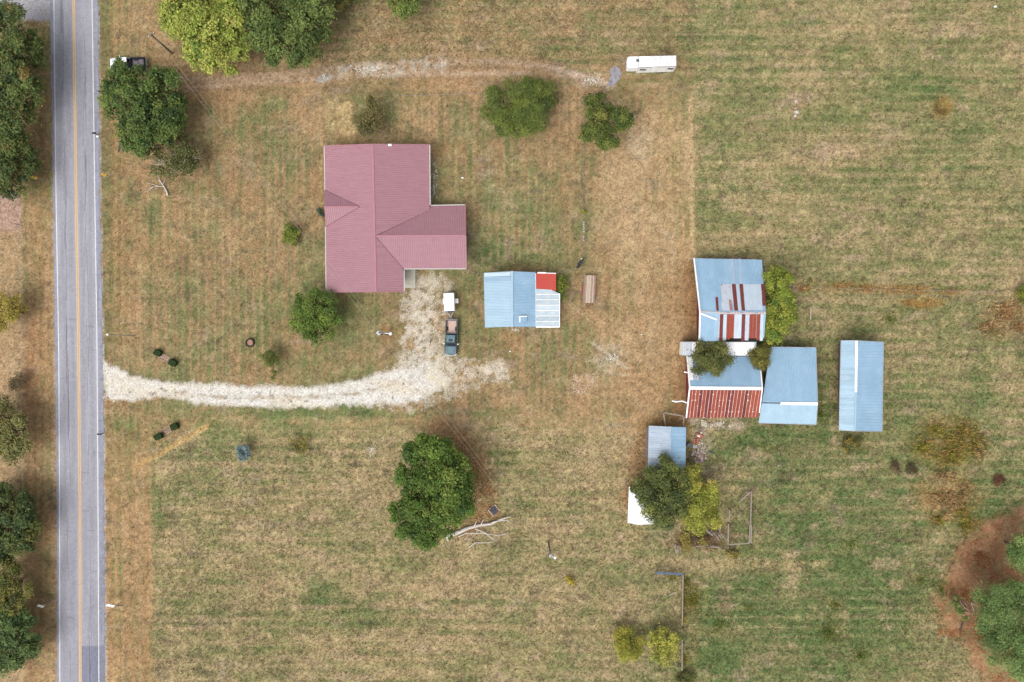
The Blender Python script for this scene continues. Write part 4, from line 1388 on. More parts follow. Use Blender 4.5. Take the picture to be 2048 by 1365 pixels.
# ------------------------------------------------------------------ small blue shed with grey lean-to, tree over it
b5 = thing('shed', 'small streaky grey-blue shed with a plank lean-to, half under the dark tree', 'shed', P(1332, 897))
walls(b5, 1297, 860, 1359, 938, 2.2, M_board, 'y', 1332, 2.8)
ZA, ZB = 2.4, 3.1
M_blue_grey = material('streaky grey blue roof', C(192, 206, 220), C(168, 186, 206), (.5, 3.2, 1), rough=.5, spec=.4, c3=C(150, 168, 186), scale3=1.6, t3=(.58, .75), tint=True, grain=.06, grain_scale=5)
slope('roof_slope', b5, [P(1297.5, 852, ZA), P(1295.5, 942, ZA), P(1338.5, 946, ZB), P(1341, 854, ZB)], M_blue_grey, M_wood_deck, .27, pitch=.27, h=.03, rib=.05, var=.10, t=.06)
slope('roof_slope', b5, [P(1341, 854, ZB), P(1338.5, 946, ZB), P(1371, 946, ZA), P(1372, 855, ZA)], M_blue, M_wood_deck, .27, pitch=.27, h=.03, rib=.05, var=.08, t=.06)
mb = MB()
bar(mb, P(1341, 853.6, ZB + .05), P(1338.5, 946, ZB + .05), .22, .04)
mb.build('ridge_cap', M_blue_grey, b5)
for i in range(3):
    f2 = [P(1291.5 + i * 2.2, 856, 1.75 + .08 * i), P(1288 + i * 2.6, 915, 1.75 + .08 * i), P(1290.4 + i * 2.6, 915, 1.78 + .08 * i), P(1293.6 + i * 2.2, 856, 1.78 + .08 * i)]
    MB().slab(f2, V((0, 0, 1)), .05).build('lean_to_board', M_board, b5)
for y in (862, 880, 898, 912):
    mb = MB()
    bar(mb, P(1287.5 - (y - 862) * .04, y, 1.7), P(1297, y, 2.0), .1, .1)
    mb.build('lean_to_rafter', M_oldwood, b5)

# ------------------------------------------------------------------ white roofed shed below it
b6 = thing('shed', 'little white roofed shed, its right half hidden beneath the tree', 'shed', P(1281, 1012))
walls(b6, 1262, 983, 1302, 1042, 2.1, M_siding, 'y', 1281, 2.5)
ZA, ZB = 2.3, 2.8
slope('roof_slope', b6, [P(1258, 974, ZA), P(1255.5, 1046, ZA), P(1281, 1050, ZB), P(1283, 976, ZB)], M_whiteroof, M_metal, .9, pitch=.23, var=.01, t=.05)
slope('roof_slope', b6, [P(1283, 976, ZB), P(1281, 1050, ZB), P(1306, 1047, ZA), P(1308, 976, ZA)], M_whiteroof, M_metal, .9, pitch=.23, var=.01, t=.05)

# ------------------------------------------------------------------ wheels and vehicles
def wheel(parent, x, y, r=.36, w=.24, along='y', org=None):
    a = (w / 2, 0) if along == 'y' else (0, w / 2)
    mb = MB().tube([(x - a[0], y - a[1], r), (x - a[0] * .8, y - a[1] * .8, r), (x + a[0] * .8, y + a[1] * .8, r), (x + a[0], y + a[1], r)], [r * .9, r, r, r * .9], 16)
    wl_ = mb.build('wheel', M_rubber, parent)
    MB().tube([(x - a[0] * 1.06, y - a[1] * 1.06, r), (x + a[0] * 1.06, y + a[1] * 1.06, r)], r * .58, 12).build('rim', M_rim, wl_)
    return wl_


def pickup(label, cx, cy, rz, paint, paint2, linerm, sunroof, bedpaint=None):
    """pickup built about its own axes (nose towards +y), then placed"""
    t = thing('pickup_truck', label, 'pickup truck')
    bedpaint = bedpaint or paint

    def ring(y, hw, z0, z1, r=.12):
        return [(-hw + r, y, z0), (hw - r, y, z0), (hw, y, z0 + r), (hw, y, z1 - r), (hw - r, y, z1), (-hw + r, y, z1), (-hw, y, z1 - r), (-hw, y, z0 + r)]
    mb = MB().loft([ring(-.50, .93, .42, 1.02), ring(0, .95, .40, 1.04), ring(1.2, .96, .40, 1.06), ring(1.5, .96, .42, 1.08), ring(2.2, .94, .45, 1.03), ring(2.55, .88, .48, .96), ring(2.66, .78, .5, .86)][::-1])
    mb.build('body', paint, t, smooth=False)
    mb = MB()
    for hw, y0, y1, z in ((.70, 1.38, 2.46, 1.10),):
        mb.prism([(-hw, y0), (hw, y0), (hw * .96, y1), (.3, y1 + .09), (-.3, y1 + .09), (-hw * .96, y1)], 1.0, z, inset=.06)
    hd = mb.build('hood', paint2, t)
    mb = MB()
    for k in (-1, 1):
        bar(mb, (k * .46, 1.5, 1.105), (k * .44, 2.38, 1.105), .04, .03)
    mb.build('hood_crease', paint, hd)
    # cabin
    lo = [(-.88, -.52, 1.03), (.88, -.52, 1.03), (.88, 1.32, 1.06), (-.88, 1.32, 1.06)]
    hi = [(-.68, -.36, 1.74), (.68, -.36, 1.74), (.66, .78, 1.74), (-.66, .78, 1.74)]
    mb = MB().add(lo + hi, [(3, 2, 1, 0), (0, 1, 5, 4), (1, 2, 6, 5), (2, 3, 7, 6), (3, 0, 4, 7), (4, 5, 6, 7)])
    mb.build('cabin', paint, t)
    mb = MB().prism([(-.67, -.38), (.67, -.38), (.64, .74), (-.64, .74)], 1.738, 1.80, inset=.07)
    rf = mb.build('roof_panel', paint2, t)
    if sunroof:
        MB().box((0, .42, 1.805), (.62, .36, .03)).build('sunroof', M_carglass, rf)
        mb = MB()
        for k in range(-2, 3):
            bar(mb, (k * .22, -.34, 1.80), (k * .22, .16, 1.80), .03, .03)
        mb.build('roof_rib', paint, rf)

    def glass(i, j, name, s0=.10, s1=.90, t0=.08, t1=.9):
        a, b, c_, d = V(lo[i]), V(lo[j]), V(hi[j]), V(hi[i])
        n = (b - a).cross(d - a).normalized() * .012

        def pt(s, tt):
            return tuple((a * (1 - s) + b * s) * (1 - tt) + (d * (1 - s) + c_ * s) * tt + n)
        MB().add([pt(s0, t0), pt(s1, t0), pt(s1, t1), pt(s0, t1)], [(0, 1, 2, 3)]).build(name, M_carglass, t)
    glass(2, 3, 'windscreen', .05, .95, .06, .96)
    glass(0, 1, 'rear_window')
    for i, j in ((1, 2), (3, 0)):
        glass(i, j, 'side_window', .08, .47)
        glass(i, j, 'side_window', .53, .92)
    mb = MB()
    for k in (-1, 1):
        bar(mb, (k * .2, 1.33, 1.09), (k * .2 + .42, 1.2, 1.19), .03, .02)
    mb.build('wiper', M_rubber, t)
    # load bed
    MB().box((0, -1.58, .62), (1.5, 2.06, .08)).build('bed_floor', linerm, t)
    mb = MB()
    for k in (-1, 1):
        mb.box((k * .86, -1.58, .76), (.20, 2.1, .62), taper=.99)
    mb.build('bed_side', bedpaint, t)
    MB().box((0, -2.66, .78), (1.86, .09, .58)).build('tailgate', bedpaint, t)
    MB().box((0, -.60, .80), (1.5, .07, .6)).build('bed_front', bedpaint, t)
    mb = MB()
    for k in (-1, 1):
        mb.box((k * .66, -1.35, .74), (.22, .62, .22))
    mb.build('wheel_arch', M_rubber, t)
    mb = MB()
    for k in (-1, 1):
        bar(mb, (k * .80, -.7, 1.09), (k * .80, -2.6, 1.09), .09, .04)
    mb.build('bed_rail', M_rubber, t)
    mb = MB().loft([[(-.96, 2.5, .42), (-.96, 2.5, .62), (-.96, 2.58, .62), (-.96, 2.58, .42)], [(-.80, 2.70, .40), (-.80, 2.70, .62), (-.80, 2.80, .62), (-.80, 2.80, .40)],
                    [(.80, 2.70, .40), (.80, 2.70, .62), (.80, 2.80, .62), (.80, 2.80, .40)], [(.96, 2.5, .42), (.96, 2.5, .62), (.96, 2.58, .62), (.96, 2.58, .42)]])
    mb.build('front_bumper', M_chrome, t)
    MB().box((0, -2.78, .52), (1.8, .14, .18)).build('rear_bumper', M_chrome, t)
    MB().tube([(0, -2.85, .52), (0, -3.0, .5), (0, -3.02, .58)], [.05, .05, .06], 8).build('tow_hitch', M_metal, t)
    for k in (-1, 1):
        MB().box((k * .66, 2.62, .80), (.34, .10, .16)).build('headlight', M_lamp, t)
        MB().box((k * .88, -2.70, .82), (.14, .05, .34)).build('tail_light', M_taillamp, t)
        MB().box((k * 1.10, 1.0, 1.14), (.26, .12, .2)).build('wing_mirror', M_white if sunroof else paint, t)
        bar(mb2 := MB(), (k * .955, -.45, .74), (k * .965, 1.35, .76), .03, .12)
        mb2.build('side_trim', M_chrome, t)
        MB().box((k * .98, .42, .90), (.04, .16, .05)).build('door_handle', M_chrome, t)
    MB().box((0, 2.665, .72), (.9, .04, .2)).build('grille', M_rubber, t)
    for k in (-1, 1):
        wheel(t, k * .84, 1.72)
        wheel(t, k * .84, -1.42)
    t.location = (cx, cy, 0)
    t.rotation_euler = (0, 0, rz)
    return t


M_black = material('black painted steel', C(56, 54, 62), C(46, 44, 52), rough=.5)
M_carglass = material('tinted glass', C(46, 52, 58), C(36, 40, 46), rough=.08, spec=.7)
M_chrome = material('chrome bumper', C(228, 230, 234), C(210, 212, 216), rough=.25, metal=.4)
M_lamp = material('headlight lens', C(230, 232, 232), C(210, 212, 214), rough=.15)
M_taillamp = material('tail light', C(150, 40, 36), C(130, 34, 32), rough=.2)
M_teal = material('dark teal car paint', C(62, 84, 98), C(54, 76, 90), rough=.3, spec=.6)
M_teal2 = material('sun faded teal car paint', C(100, 138, 150), C(84, 122, 136), (2, .8, 1), rough=.3, spec=.6)
M_liner = material('dusty bed floor', C(236, 204, 190), C(216, 182, 168), (3, 3, 3), grain=.12, grain_scale=8)
M_silver = material('white car paint', C(250, 258, 260), C(234, 244, 248), rough=.3, spec=.6)
M_silver2 = material('white hood paint', C(270, 276, 278), C(254, 262, 266), rough=.3, spec=.6)
M_greyliner = material('grey bed liner', C(150, 142, 152), C(126, 118, 128), grain=.1, grain_scale=8)
pc = P(902.5, 675.5, .8)
pickup('dark teal pickup truck with dusty open bed parked on the gravel, nose towards the drive', pc[0], pc[1] , math.pi - .035, M_teal, M_teal2, M_liner, True)
pc = P(255, 124, .8)
pickup('white pickup truck with dark load bed half hidden under the roadside tree', pc[0], pc[1] - .35, math.pi / 2 + .02, M_silver, M_silver2, M_greyliner, False, M_black)

# cargo trailer
ct = thing('cargo_trailer', 'small boxy white enclosed trailer standing just behind the teal pickup', 'trailer', P(898, 604))
x0, y0, _ = P(898, 604, 1.9)
A_ = -.05


def rot(x, y, z, cx=x0, cy=y0, a=A_):
    return (cx + x * math.cos(a) - y * math.sin(a), cy + x * math.sin(a) + y * math.cos(a), z)


A_ = .045
def R_(x, y, z):
    return rot(x, y, z, x0, y0, A_)


rings = []
for z, k in ((.5, 0), (1.85, 0), (1.93, .05), (1.96, .12)):
    pts = [(-.80 + k, -1.42 + k), (.80 - k, -1.42 + k), (.80 - k, 1.36 - k), (-.80 + k, 1.36 - k)]
    rings.append([R_(a, b, z) for a, b in pts])
MB().loft(rings).build('body', M_whiteroof, ct)
MB().add([R_(-.78, -1.43, .55), R_(.78, -1.43, .55), R_(.70, -1.60, 1.0), R_(.70, -1.58, 1.70), R_(-.70, -1.58, 1.70), R_(-.70, -1.60, 1.0)], [(0, 1, 2, 5), (2, 3, 4, 5)]).build('nose_panel', M_metal, ct)
MB().box(R_(1.08, .15, .62), (.52, .72, .12), A_).build('fender', M_white, ct)
MB().box(R_(-.94, .15, .62), (.26, .72, .12), A_).build('fender', M_white, ct)
p_ = R_(1.02, .15, 0)
wheel(ct, p_[0], p_[1], .3, .2)
p_ = R_(-.94, .15, 0)
wheel(ct, p_[0], p_[1], .3, .2)
mb = MB()
bar(mb, R_(-.5, -1.5, .48), R_(.05, -2.35, .48), .08, .1)
bar(mb, R_(.5, -1.5, .48), R_(.05, -2.35, .48), .08, .1)
mb.build('tow_frame', M_metal, ct)
MB().tube([R_(.05, -2.3, .2), R_(.05, -2.3, .85)], .05, 8).build('jack', M_metal, ct)
MB().box(R_(0, 1.375, 1.15), (1.3, .03, 1.2), A_).build('door', M_white, ct)

# flat wooden trailer
ft = thing('flatbed_trailer', 'weathered wooden plank trailer with red mudguards parked on the grass', 'trailer', P(1178, 579))
A_ = -.055
x0, y0, _ = P(1178.5, 579, .8)
mb = MB()
for x in (-.86, .86):
    bar(mb, R_(x, -2.14, .72), R_(x, 2.14, .72), .08, .14)
for y in (-2.14, -.7, .7, 2.14):
    bar(mb, R_(-.9, y, .70), R_(.9, y, .70), .08, .1)
mb.build('frame', M_rust_dark, ft)
M_pl = [material('plank %s' % n_, C(*a), C(*b), (14, 1.0, 4), grain=.14, grain_scale=9) for n_, a, b in (('pale', (214, 196, 178), (186, 164, 148)), ('pink', (190, 160, 146), (160, 130, 118)), ('cream', (222, 206, 180), (196, 174, 152)), ('brown', (176, 144, 130), (146, 116, 104)))]
for i in range(8):
    x = -.82 + i * .235
    l0, l1 = -2.16 + random.uniform(-.05, .05), 2.16 + random.uniform(-.05, .05)
    c_ = R_(x, (l0 + l1) / 2, .815 + random.uniform(-.008, .008))
    MB().box(c_, (.215, l1 - l0, .05), A_ + random.uniform(-.004, .004)).build('plank', M_pl[(3, 1, 2, 0, 2, 1, 0, 3)[i]], ft)
M_rfend = material('red mudguard', C(176, 92, 80), C(156, 80, 70))
for k in (-1, 1):
    MB().box(R_(k * 1.02, -.12, .72), (.16, 1.5, .05), A_).build('mudguard', M_rfend, ft)
    for yy in (-.5, .3):
        p_ = R_(k * 1.0, yy, 0)
        wheel(ft, p_[0], p_[1], .32, .18)
mb = MB()
bar(mb, R_(-.4, -2.2, .6), R_(0, -3.0, .55), .08, .08)
bar(mb, R_(.4, -2.2, .6), R_(0, -3.0, .55), .08, .08)
mb.build('tow_frame', M_rust_dark, ft)

# camper
cp = thing('camper_trailer', 'long white camper trailer with streaked roof parked on the field beyond the house', 'camper', P(1303, 130))
za, zb = .65, 2.9
M_camp = material('camper shell', C(276, 274, 270), C(262, 261, 260), (.6, .6, .6), rough=.5, c3=C(196, 192, 200), scale3=.9, t3=(.58, .75), grain=.05, grain_scale=4)
M_camproof = material('streaked camper roof', C(262, 260, 258), C(226, 223, 230), (2.4, .35, 1), rough=.6, c3=C(188, 184, 196), scale3=.8, t3=(.55, .72), grain=.06, grain_scale=6)


def Pz(px, py, z):
    a = P(px, py, zb)
    return (a[0], a[1], z)


body = [Pz(1277, 113, 0), Pz(1352.5, 111, 0), Pz(1353, 132, 0), Pz(1277, 135, 0)]
rings = []
cxm = sum(p[0] for p in body) / 4
cym = sum(p[1] for p in body) / 4
for z, k in ((za, 0), (zb - .08, 0), (zb, .045)):
    rings.append([(p[0] + (cxm - p[0]) * k * .25, p[1] + (cym - p[1]) * k, z) for p in body])
MB().loft([r[::-1] for r in rings]).build('body', M_camp, cp)
nose = [Pz(1254.5, 116, 0), Pz(1257, 113.6, 0), Pz(1276.8, 113, 0), Pz(1276.8, 137, 0), Pz(1257, 137.5, 0), Pz(1254.5, 135, 0)]
MB().prism(nose[::-1], 1.75, zb + .05, inset=.04).build('overhang', M_camp, cp)
for i, (xa, xb, mt) in enumerate(((1278, 1291, M_camp), (1291, 1301, M_camp), (1301, 1311, M_camproof), (1311, 1322, M_camproof), (1322, 1333, M_camproof), (1333, 1343, M_camproof), (1343, 1351.5, M_camproof))):
    mb = MB().slab([P(xa + .2, 113.2 - (xa - 1277) * .022, zb + .03), P(xa + .2, 133.6 - (xa - 1277) * .036, zb + .03), P(xb - .2, 133.6 - (xb - 1277) * .036, zb + .03), P(xb - .2, 113.2 - (xb - 1277) * .022, zb + .03)], V((0, 0, 1)), .03)
    mb.build('roof_panel', mt, cp)
vt = MB().box(P(1274.8, 122, zb)[:2] + (zb + .11,), (.38, .38, .12)).build('roof_vent', M_carglass, cp)
mb = MB()
for k in (-1, 1):
    mb.box((P(1274.8, 122, zb)[0] + k * .0, P(1274.8, 122, zb)[1], zb + .175), (.03 if k < 0 else .36, .36 if k < 0 else .03, .02))
mb.build('vent_bar', M_metal, vt)
mb = MB()
sy = Pz(1300, 133.8, 0)[1]
bar(mb, Pz(1277, 135.2, zb - .12), Pz(1353, 132.2, zb - .12), .05, .10)
mb.build('drip_rail', M_board, cp)
for x_ in (1288, 1344):
    yy = 135 - (x_ - 1277) * .0395
    a, b = MB(), MB()
    p_ = Pz(x_, yy, 0)
    opening(a, b, p_[0], p_[1], 1.95, .9, .55, -math.pi / 2 - .04)
    w_ = a.build('window', M_metal, cp)
    b.build('pane', M_glass, w_)
p_ = Pz(1310, 133.7, 0)
MB().box((p_[0], p_[1] - .02, 1.7), (.7, .04, 1.8), .04).build('door', M_white, cp)
for x_ in (1323, 1335):
    for yy in (116, 130):
        p_ = Pz(x_, yy, 0)
        wheel(cp, p_[0], p_[1], .36, .22, 'x')
MB().tube([P(1256, 124, 1.7), P(1257, 124, .1)], .06, 8).build('landing_leg', M_metal, cp)

# ------------------------------------------------------------------ concrete slab near the camper, hatch, tyre planter, hedges
sl_ = [(1222, 137), (1231, 132), (1240, 138), (1243, 150), (1238, 160), (1226, 172), (1216, 172), (1218, 160), (1222, 150), (1219, 144)]
o = MB().prism([P(a, b)[:2] for a, b in sl_][::-1], -.05, .05, inset=.02).build('concrete_slab', M_concrete_grey)
tag(o, 'ragged grey concrete slab in the grass beside the nose of the camper', 'concrete slab')
hp = thing('tank_hatch', 'dark square hatch edged with old boards between the big tree and fallen trunk', 'hatch', P(988, 1021))
c_ = P(988, 1021)
M_navy = material('dark blue cover', C(62, 68, 82), C(50, 54, 66), rough=.6)
MB().box((c_[0], c_[1], .08), (1.05, 1.05, .1), .7).build('cover', M_navy, hp)
for k in range(4):
    a_ = .7 + k * math.pi / 2
    MB().box((c_[0] + math.cos(a_) * .66, c_[1] + math.sin(a_) * .66, .06), (.16, 1.3, .12), a_).build('board', M_pl[k % 2 * 3], hp)
c_ = P(501, 686)
tp = thing('tyre_planter', 'old tractor tyre lying flat on the lawn as a planter', 'tyre', (c_[0], c_[1], 0))
mb = MB()
ns = 28
for i in range(ns):
    pass
rings = []
for i in range(ns + 1):
    a_ = 2 * math.pi * i / ns
    prof = [(.50, .04), (.64, .0), (.66, .30), (.56, .36), (.47, .28)]
    rings.append([(c_[0] + r * math.cos(a_), c_[1] + r * math.sin(a_), z) for r, z in prof])
mb.loft(rings).build('tyre', M_rubber, tp)
mb = MB()
for i in range(14):
    a_ = 2 * math.pi * i / 14
    mb.box((c_[0] + math.cos(a_) * .67, c_[1] + math.sin(a_) * .67, .2), (.07, .1, .26), a_)
mb.build('tread', M_rubber, tp)
mb = MB().prism([(c_[0] + .48 * math.cos(2 * math.pi * k / 16), c_[1] + .48 * math.sin(2 * math.pi * k / 16)) for k in range(16)], .0, .2)
mb.build('soil', material('planter soil', C(196, 152, 126), C(170, 126, 104), (4, 4, 4), grain=.2, grain_scale=10), tp)


# ------------------------------------------------------------------ trees
M_leaf = material('leaves', (0, 0, 0), vcol=True, rough=.7, spec=.25, transl=.22)


def leaf_object(name, pos, nrm, size, cols, asp=.55, parent=None):
    n = len(pos)
    nrm = nrm / np.linalg.norm(nrm, axis=1, keepdims=True)
    r = RNG.normal(size=(n, 3))
    t_ = np.cross(nrm, r)
    t_ /= np.linalg.norm(t_, axis=1, keepdims=True) + 1e-9
    b_ = np.cross(nrm, t_)
    s = size * RNG.uniform(.6, 1.35, n)[:, None]
    v = np.stack([pos - t_ * s, pos + b_ * s * asp + nrm * s * .12, pos + t_ * s, pos - b_ * s * asp + nrm * s * .12], 1).reshape(-1, 3)
    o = parent['_o'] if parent is not None else (0, 0, 0)
    me = np_mesh(name, v - np.array(o), np.arange(4 * n).reshape(n, 4), M_leaf, np.repeat(np.clip(cols, .004, .7), 4, 0))
    return link(name, me, parent)


def tree(name, label, lobes, h, pal, leaf=.26, dens=1.0, trunk=None, group=None, cat='tree', sub=9, rs=.42, spread=.30, asp=.55, flat=.85, base=.25, upn=.55, clump=.75, branch=M_bark, show=0.0, edge=0.0):
    """lobes: (px, py, r_px) as seen; h: height of the crown top"""
    if trunk is None:
        trunk = (sum(l[0] * l[2] for l in lobes) / sum(l[2] for l in lobes), sum(l[1] * l[2] for l in lobes) / sum(l[2] for l in lobes))
    zc0 = h * .6
    s0 = (H - zc0) / H
    gx, gy = (trunk[0] - CX) / K * s0, (CY - trunk[1]) / K * s0
    root = thing(name, label, cat, (gx, gy, 0), group)
    pal = np.array([C(r_ * 1.03 + 4, g_ * 1.0 + 1, b_ * 1.10 + 3) for r_, g_, b_ in pal])
    leaf = leaf * .74
    P_, N_, C_ = [], [], []
    limbs = []
    rmax = max(l[2] for l in lobes) / K
    L_ = []
    for (px, py, rp) in lobes:
        r = rp / K * s0 * 1.13
        dist = math.hypot(px - trunk[0], py - trunk[1]) / K
        zc = h - r * flat - random.uniform(0, .12) * h - dist * .10
        zc = max(zc, r * .5 + .1)
        L_.append((np.array(P(px, py, zc)), r))
    larea = leaf * leaf * asp * 2
    for li, (c, r) in enumerate(L_):
        limbs.append((c, r))
        rc = min(max(.20, clump * (.55 + .18 * r)), r * .55)
        k = max(5, int(2.6 * r * r / (rc * rc) * .9))
        ph = RNG.uniform(0, 2 * np.pi, k)
        zz = RNG.uniform(-.45, 1, k)
        q = np.sqrt(1 - zz * zz)
        dirs = np.stack([np.cos(ph) * q, np.sin(ph) * q, zz * flat], 1)
        rad = (r - rc * .6) * (RNG.uniform(.80, 1.13, k) if edge < .4 else RNG.uniform(.35, 1.13, k))
        cc = c + dirs * rad[:, None]
        keep = np.ones(k, bool)
        for lj, (c2, r2) in enumerate(L_):
            if lj != li and edge < .4:
                keep &= np.linalg.norm((cc - c2) / np.array([1, 1, flat]), axis=1) > r2 * .72
        if edge > 0:
            keep &= RNG.random(k) > edge * .45
        keep &= vnoise(cc[:, 0] / 1.1 + 50, cc[:, 1] / 1.1 + cc[:, 2] * .3 + 50, 303) > .20
        cc, dirs = cc[keep], dirs[keep]
        for j in range(len(cc)):
            rr = rc * random.uniform(.65, 1.3)
            n = int(min(400, max(6, dens * 2.5 * math.pi * rr * rr / larea * .9)))
            d = RNG.normal(size=(n, 3))
            d /= np.linalg.norm(d, axis=1, keepdims=True)
            d[:, 2] = np.where(d[:, 2] < -.2, -d[:, 2], d[:, 2])
            p = cc[j] + d * (rr * RNG.uniform(.35, 1.15, n) ** .8)[:, None] * np.array([1.12, 1.12, .75]) * np.where(RNG.random(n) < .13, RNG.uniform(1.2, 2.1, n), 1.0)[:, None] + dirs[j] * rr * .3
            up = (cc[j][2] - c[2]) / (r + 1e-6)
            ci = random.random()
            base_c = pal[0] * (1 - ci) + pal[1] * ci if random.random() < .70 else pal[random.randrange(len(pal))]
            base_c = base_c * random.uniform(.84, 1.22)
            col = base_c[None] * RNG.normal(1, .17, n)[:, None] * (1 + RNG.normal(0, .05, (n, 3)))
            mixm = RNG.random(n) < .10
            col = np.where(mixm[:, None], pal[RNG.integers(0, len(pal), n)], col)
            nn = d * (1 - upn) + np.array([0, 0, upn]) + dirs[j] * .25 + RNG.normal(0, .38, (n, 3))
            ok = p[:, 2] > .06
            P_.append(p[ok])
            N_.append(nn[ok])
            C_.append(col[ok])
        # thin inner foliage closes the heart of the lobe
        if edge < .4:
            n = int(1.0 * math.pi * r * r / (larea * 1.6))
            d = RNG.normal(size=(n, 3))
            d /= np.linalg.norm(d, axis=1, keepdims=True)
            p = c + d * (r * .68 * RNG.random(n) ** .45)[:, None] * np.array([1, 1, flat])
            ok = p[:, 2] > .06
            P_.append(p[ok])
            N_.append((np.array([0, 0, 1.0]) + RNG.normal(0, .5, (n, 3)))[ok])
            C_.append((pal[RNG.integers(0, len(pal), n)] * RNG.normal(.95, .15, n)[:, None])[ok])
    pos, nr, cl = np.concatenate(P_), np.concatenate(N_), np.concatenate(C_)
    leaf_object('crown', pos, nr, leaf, cl, asp, root)
    tr_ = max(.05, min(.42, rmax * .07))
    zt = h * .45
    mb = MB().tube([(gx, gy, -.05), (gx + .05, gy, zt * .5), (gx, gy + .05, zt)], [tr_ * 1.25, tr_, tr_ * .8], 8)
    mb.build('trunk', branch, root)
    mb = MB()
    for c, r in limbs:
        m_ = (np.array([gx, gy, zt]) * .5 + c * .5) + np.array([0, 0, -.08 * h])
        mb.tube([(gx, gy, zt * .92), tuple(m_), tuple(c)], [tr_ * .6, tr_ * .42, tr_ * .2], 6)
        nb = 5 + int(show * 9)
        for _ in range(nb):
            a_ = random.uniform(0, 2 * math.pi)
            e = c + np.array([math.cos(a_), math.sin(a_), random.uniform(-.1, .7)]) * r * random.uniform(.6, .95)
            mb.tube([tuple(c * .7 + m_ * .3), tuple(c * .4 + e * .6), tuple(e)], [tr_ * .2, tr_ * .13, tr_ * .05], 4)
    mb.build('limb', branch, root)
    return root


DK = [(84, 108, 50), (112, 132, 60), (66, 92, 48), (98, 120, 52)]
DK2 = [(74, 100, 48), (102, 122, 54), (60, 84, 44)]
MD = [(100, 128, 52), (132, 152, 66), (84, 110, 46)]
YG = [(152, 176, 66), (186, 198, 86), (124, 154, 60), (196, 200, 94)]
OL = [(120, 128, 66), (144, 146, 76), (100, 112, 58)]
PN = [(104, 140, 66), (134, 166, 86), (84, 118, 56), (150, 178, 92)]

tree('broadleaf_tree', 'tall dark green tree at the left edge, topmost one beside the road', [(22, 66, 42), (32, 120, 44), (36, 182, 38), (20, 235, 40), (50, 150, 20), (44, 90, 18), (-20, 150, 50), (5, 160, 46), (36, 135, 26)], 8.5, DK + [(140, 122, 60)], trunk=(5, 150))
tree('broadleaf_tree', 'dark tree at the left edge just above the pinkish soil patch', [(28, 318, 38), (16, 352, 36), (32, 300, 26), (-15, 320, 40), (20, 262, 22)], 7, DK + [(150, 126, 62)], trunk=(5, 325))
tree('small_tree', 'thin yellow-green tree at the left edge beside the pale field', [(8, 622, 30), (32, 628, 20), (12, 645, 20), (22, 602, 18)], 5, [(164, 158, 60), (186, 172, 74), (138, 146, 58)], .2, .55, edge=.5)
tree('bare_shrub', 'scrubby grey-brown shrub left of the road below the thin yellow tree', [(38, 764, 15), (30, 772, 10), (48, 758, 9)], 2.2, [(112, 104, 66), (128, 118, 74), (92, 92, 56)], .14, .5, cat='shrub', edge=.6, show=1)
tree('broadleaf_tree', 'olive green spreading tree at the left edge opposite the driveway mouth', [(10, 830, 34), (34, 868, 28), (15, 895, 28), (-10, 865, 40), (48, 900, 15), (40, 838, 14)], 6.5, OL + [(84, 108, 52), (150, 140, 64)], .24, .75, trunk=(10, 865), edge=.4)
tree('broadleaf_tree', 'dense dark tree at the left edge, second from the bottom corner group', [(18, 1008, 40), (34, 1050, 36), (8, 1086, 34), (40, 1080, 24), (44, 1020, 18), (-20, 1050, 40)], 6.5, DK2 + [(128, 132, 58)], trunk=(5, 1045))
tree('broadleaf_tree', 'loose olive tree at the left edge between two denser dark trees', [(18, 1162, 34), (6, 1190, 36), (44, 1180, 18), (30, 1205, 20)], 6.5, [(104, 118, 50), (132, 134, 56), (84, 92, 48)], .24, .8, trunk=(5, 1180), edge=.4)
tree('broadleaf_tree', 'rounded mid green tree at the bottom left corner', [(30, 1250, 36), (16, 1298, 36), (48, 1284, 26), (56, 1245, 16), (-15, 1275, 40)], 6.2, [(86, 120, 58), (110, 138, 66), (70, 100, 50)], trunk=(10, 1275))

tree('broadleaf_tree', 'big yellow-green tree at the top edge nearest the road', [(384, 22, 46), (420, 74, 44), (438, 122, 32), (362, 50, 30), (460, 40, 34), (412, -20, 50), (470, 92, 24), (402, 112, 26), (352, 8, 26)], 9, YG + [(120, 150, 52)], .28, trunk=(410, 40))
tree('broadleaf_tree', 'large dark green tree at the top edge, right neighbour of the yellow-green one', [(560, 20, 48), (612, 46, 40), (574, 86, 34), (530, 62, 30), (606, 98, 28), (630, 8, 32), (575, -30, 50), (520, 14, 30), (595, 118, 16), (548, 112, 15)], 9.5, [(96, 122, 54), (122, 144, 66), (80, 106, 48)], .27, trunk=(570, 30))
tree('broadleaf_tree', 'light green leafy tree poking in at the middle of the top edge', [(792, -8, 26), (818, -2, 24), (826, 14, 13), (805, 22, 12)], 5.5, [(112, 138, 58), (138, 156, 68), (100, 124, 54)], .24, .8, trunk=(808, -10), edge=.3)
tree('bush', 'dark low bush at the top edge right of the large dark tree', [(690, -6, 20), (712, 0, 11), (676, 10, 10)], 2.6, [(92, 112, 54), (118, 128, 60), (150, 140, 60)], .18, .8, cat='bush', edge=.3)

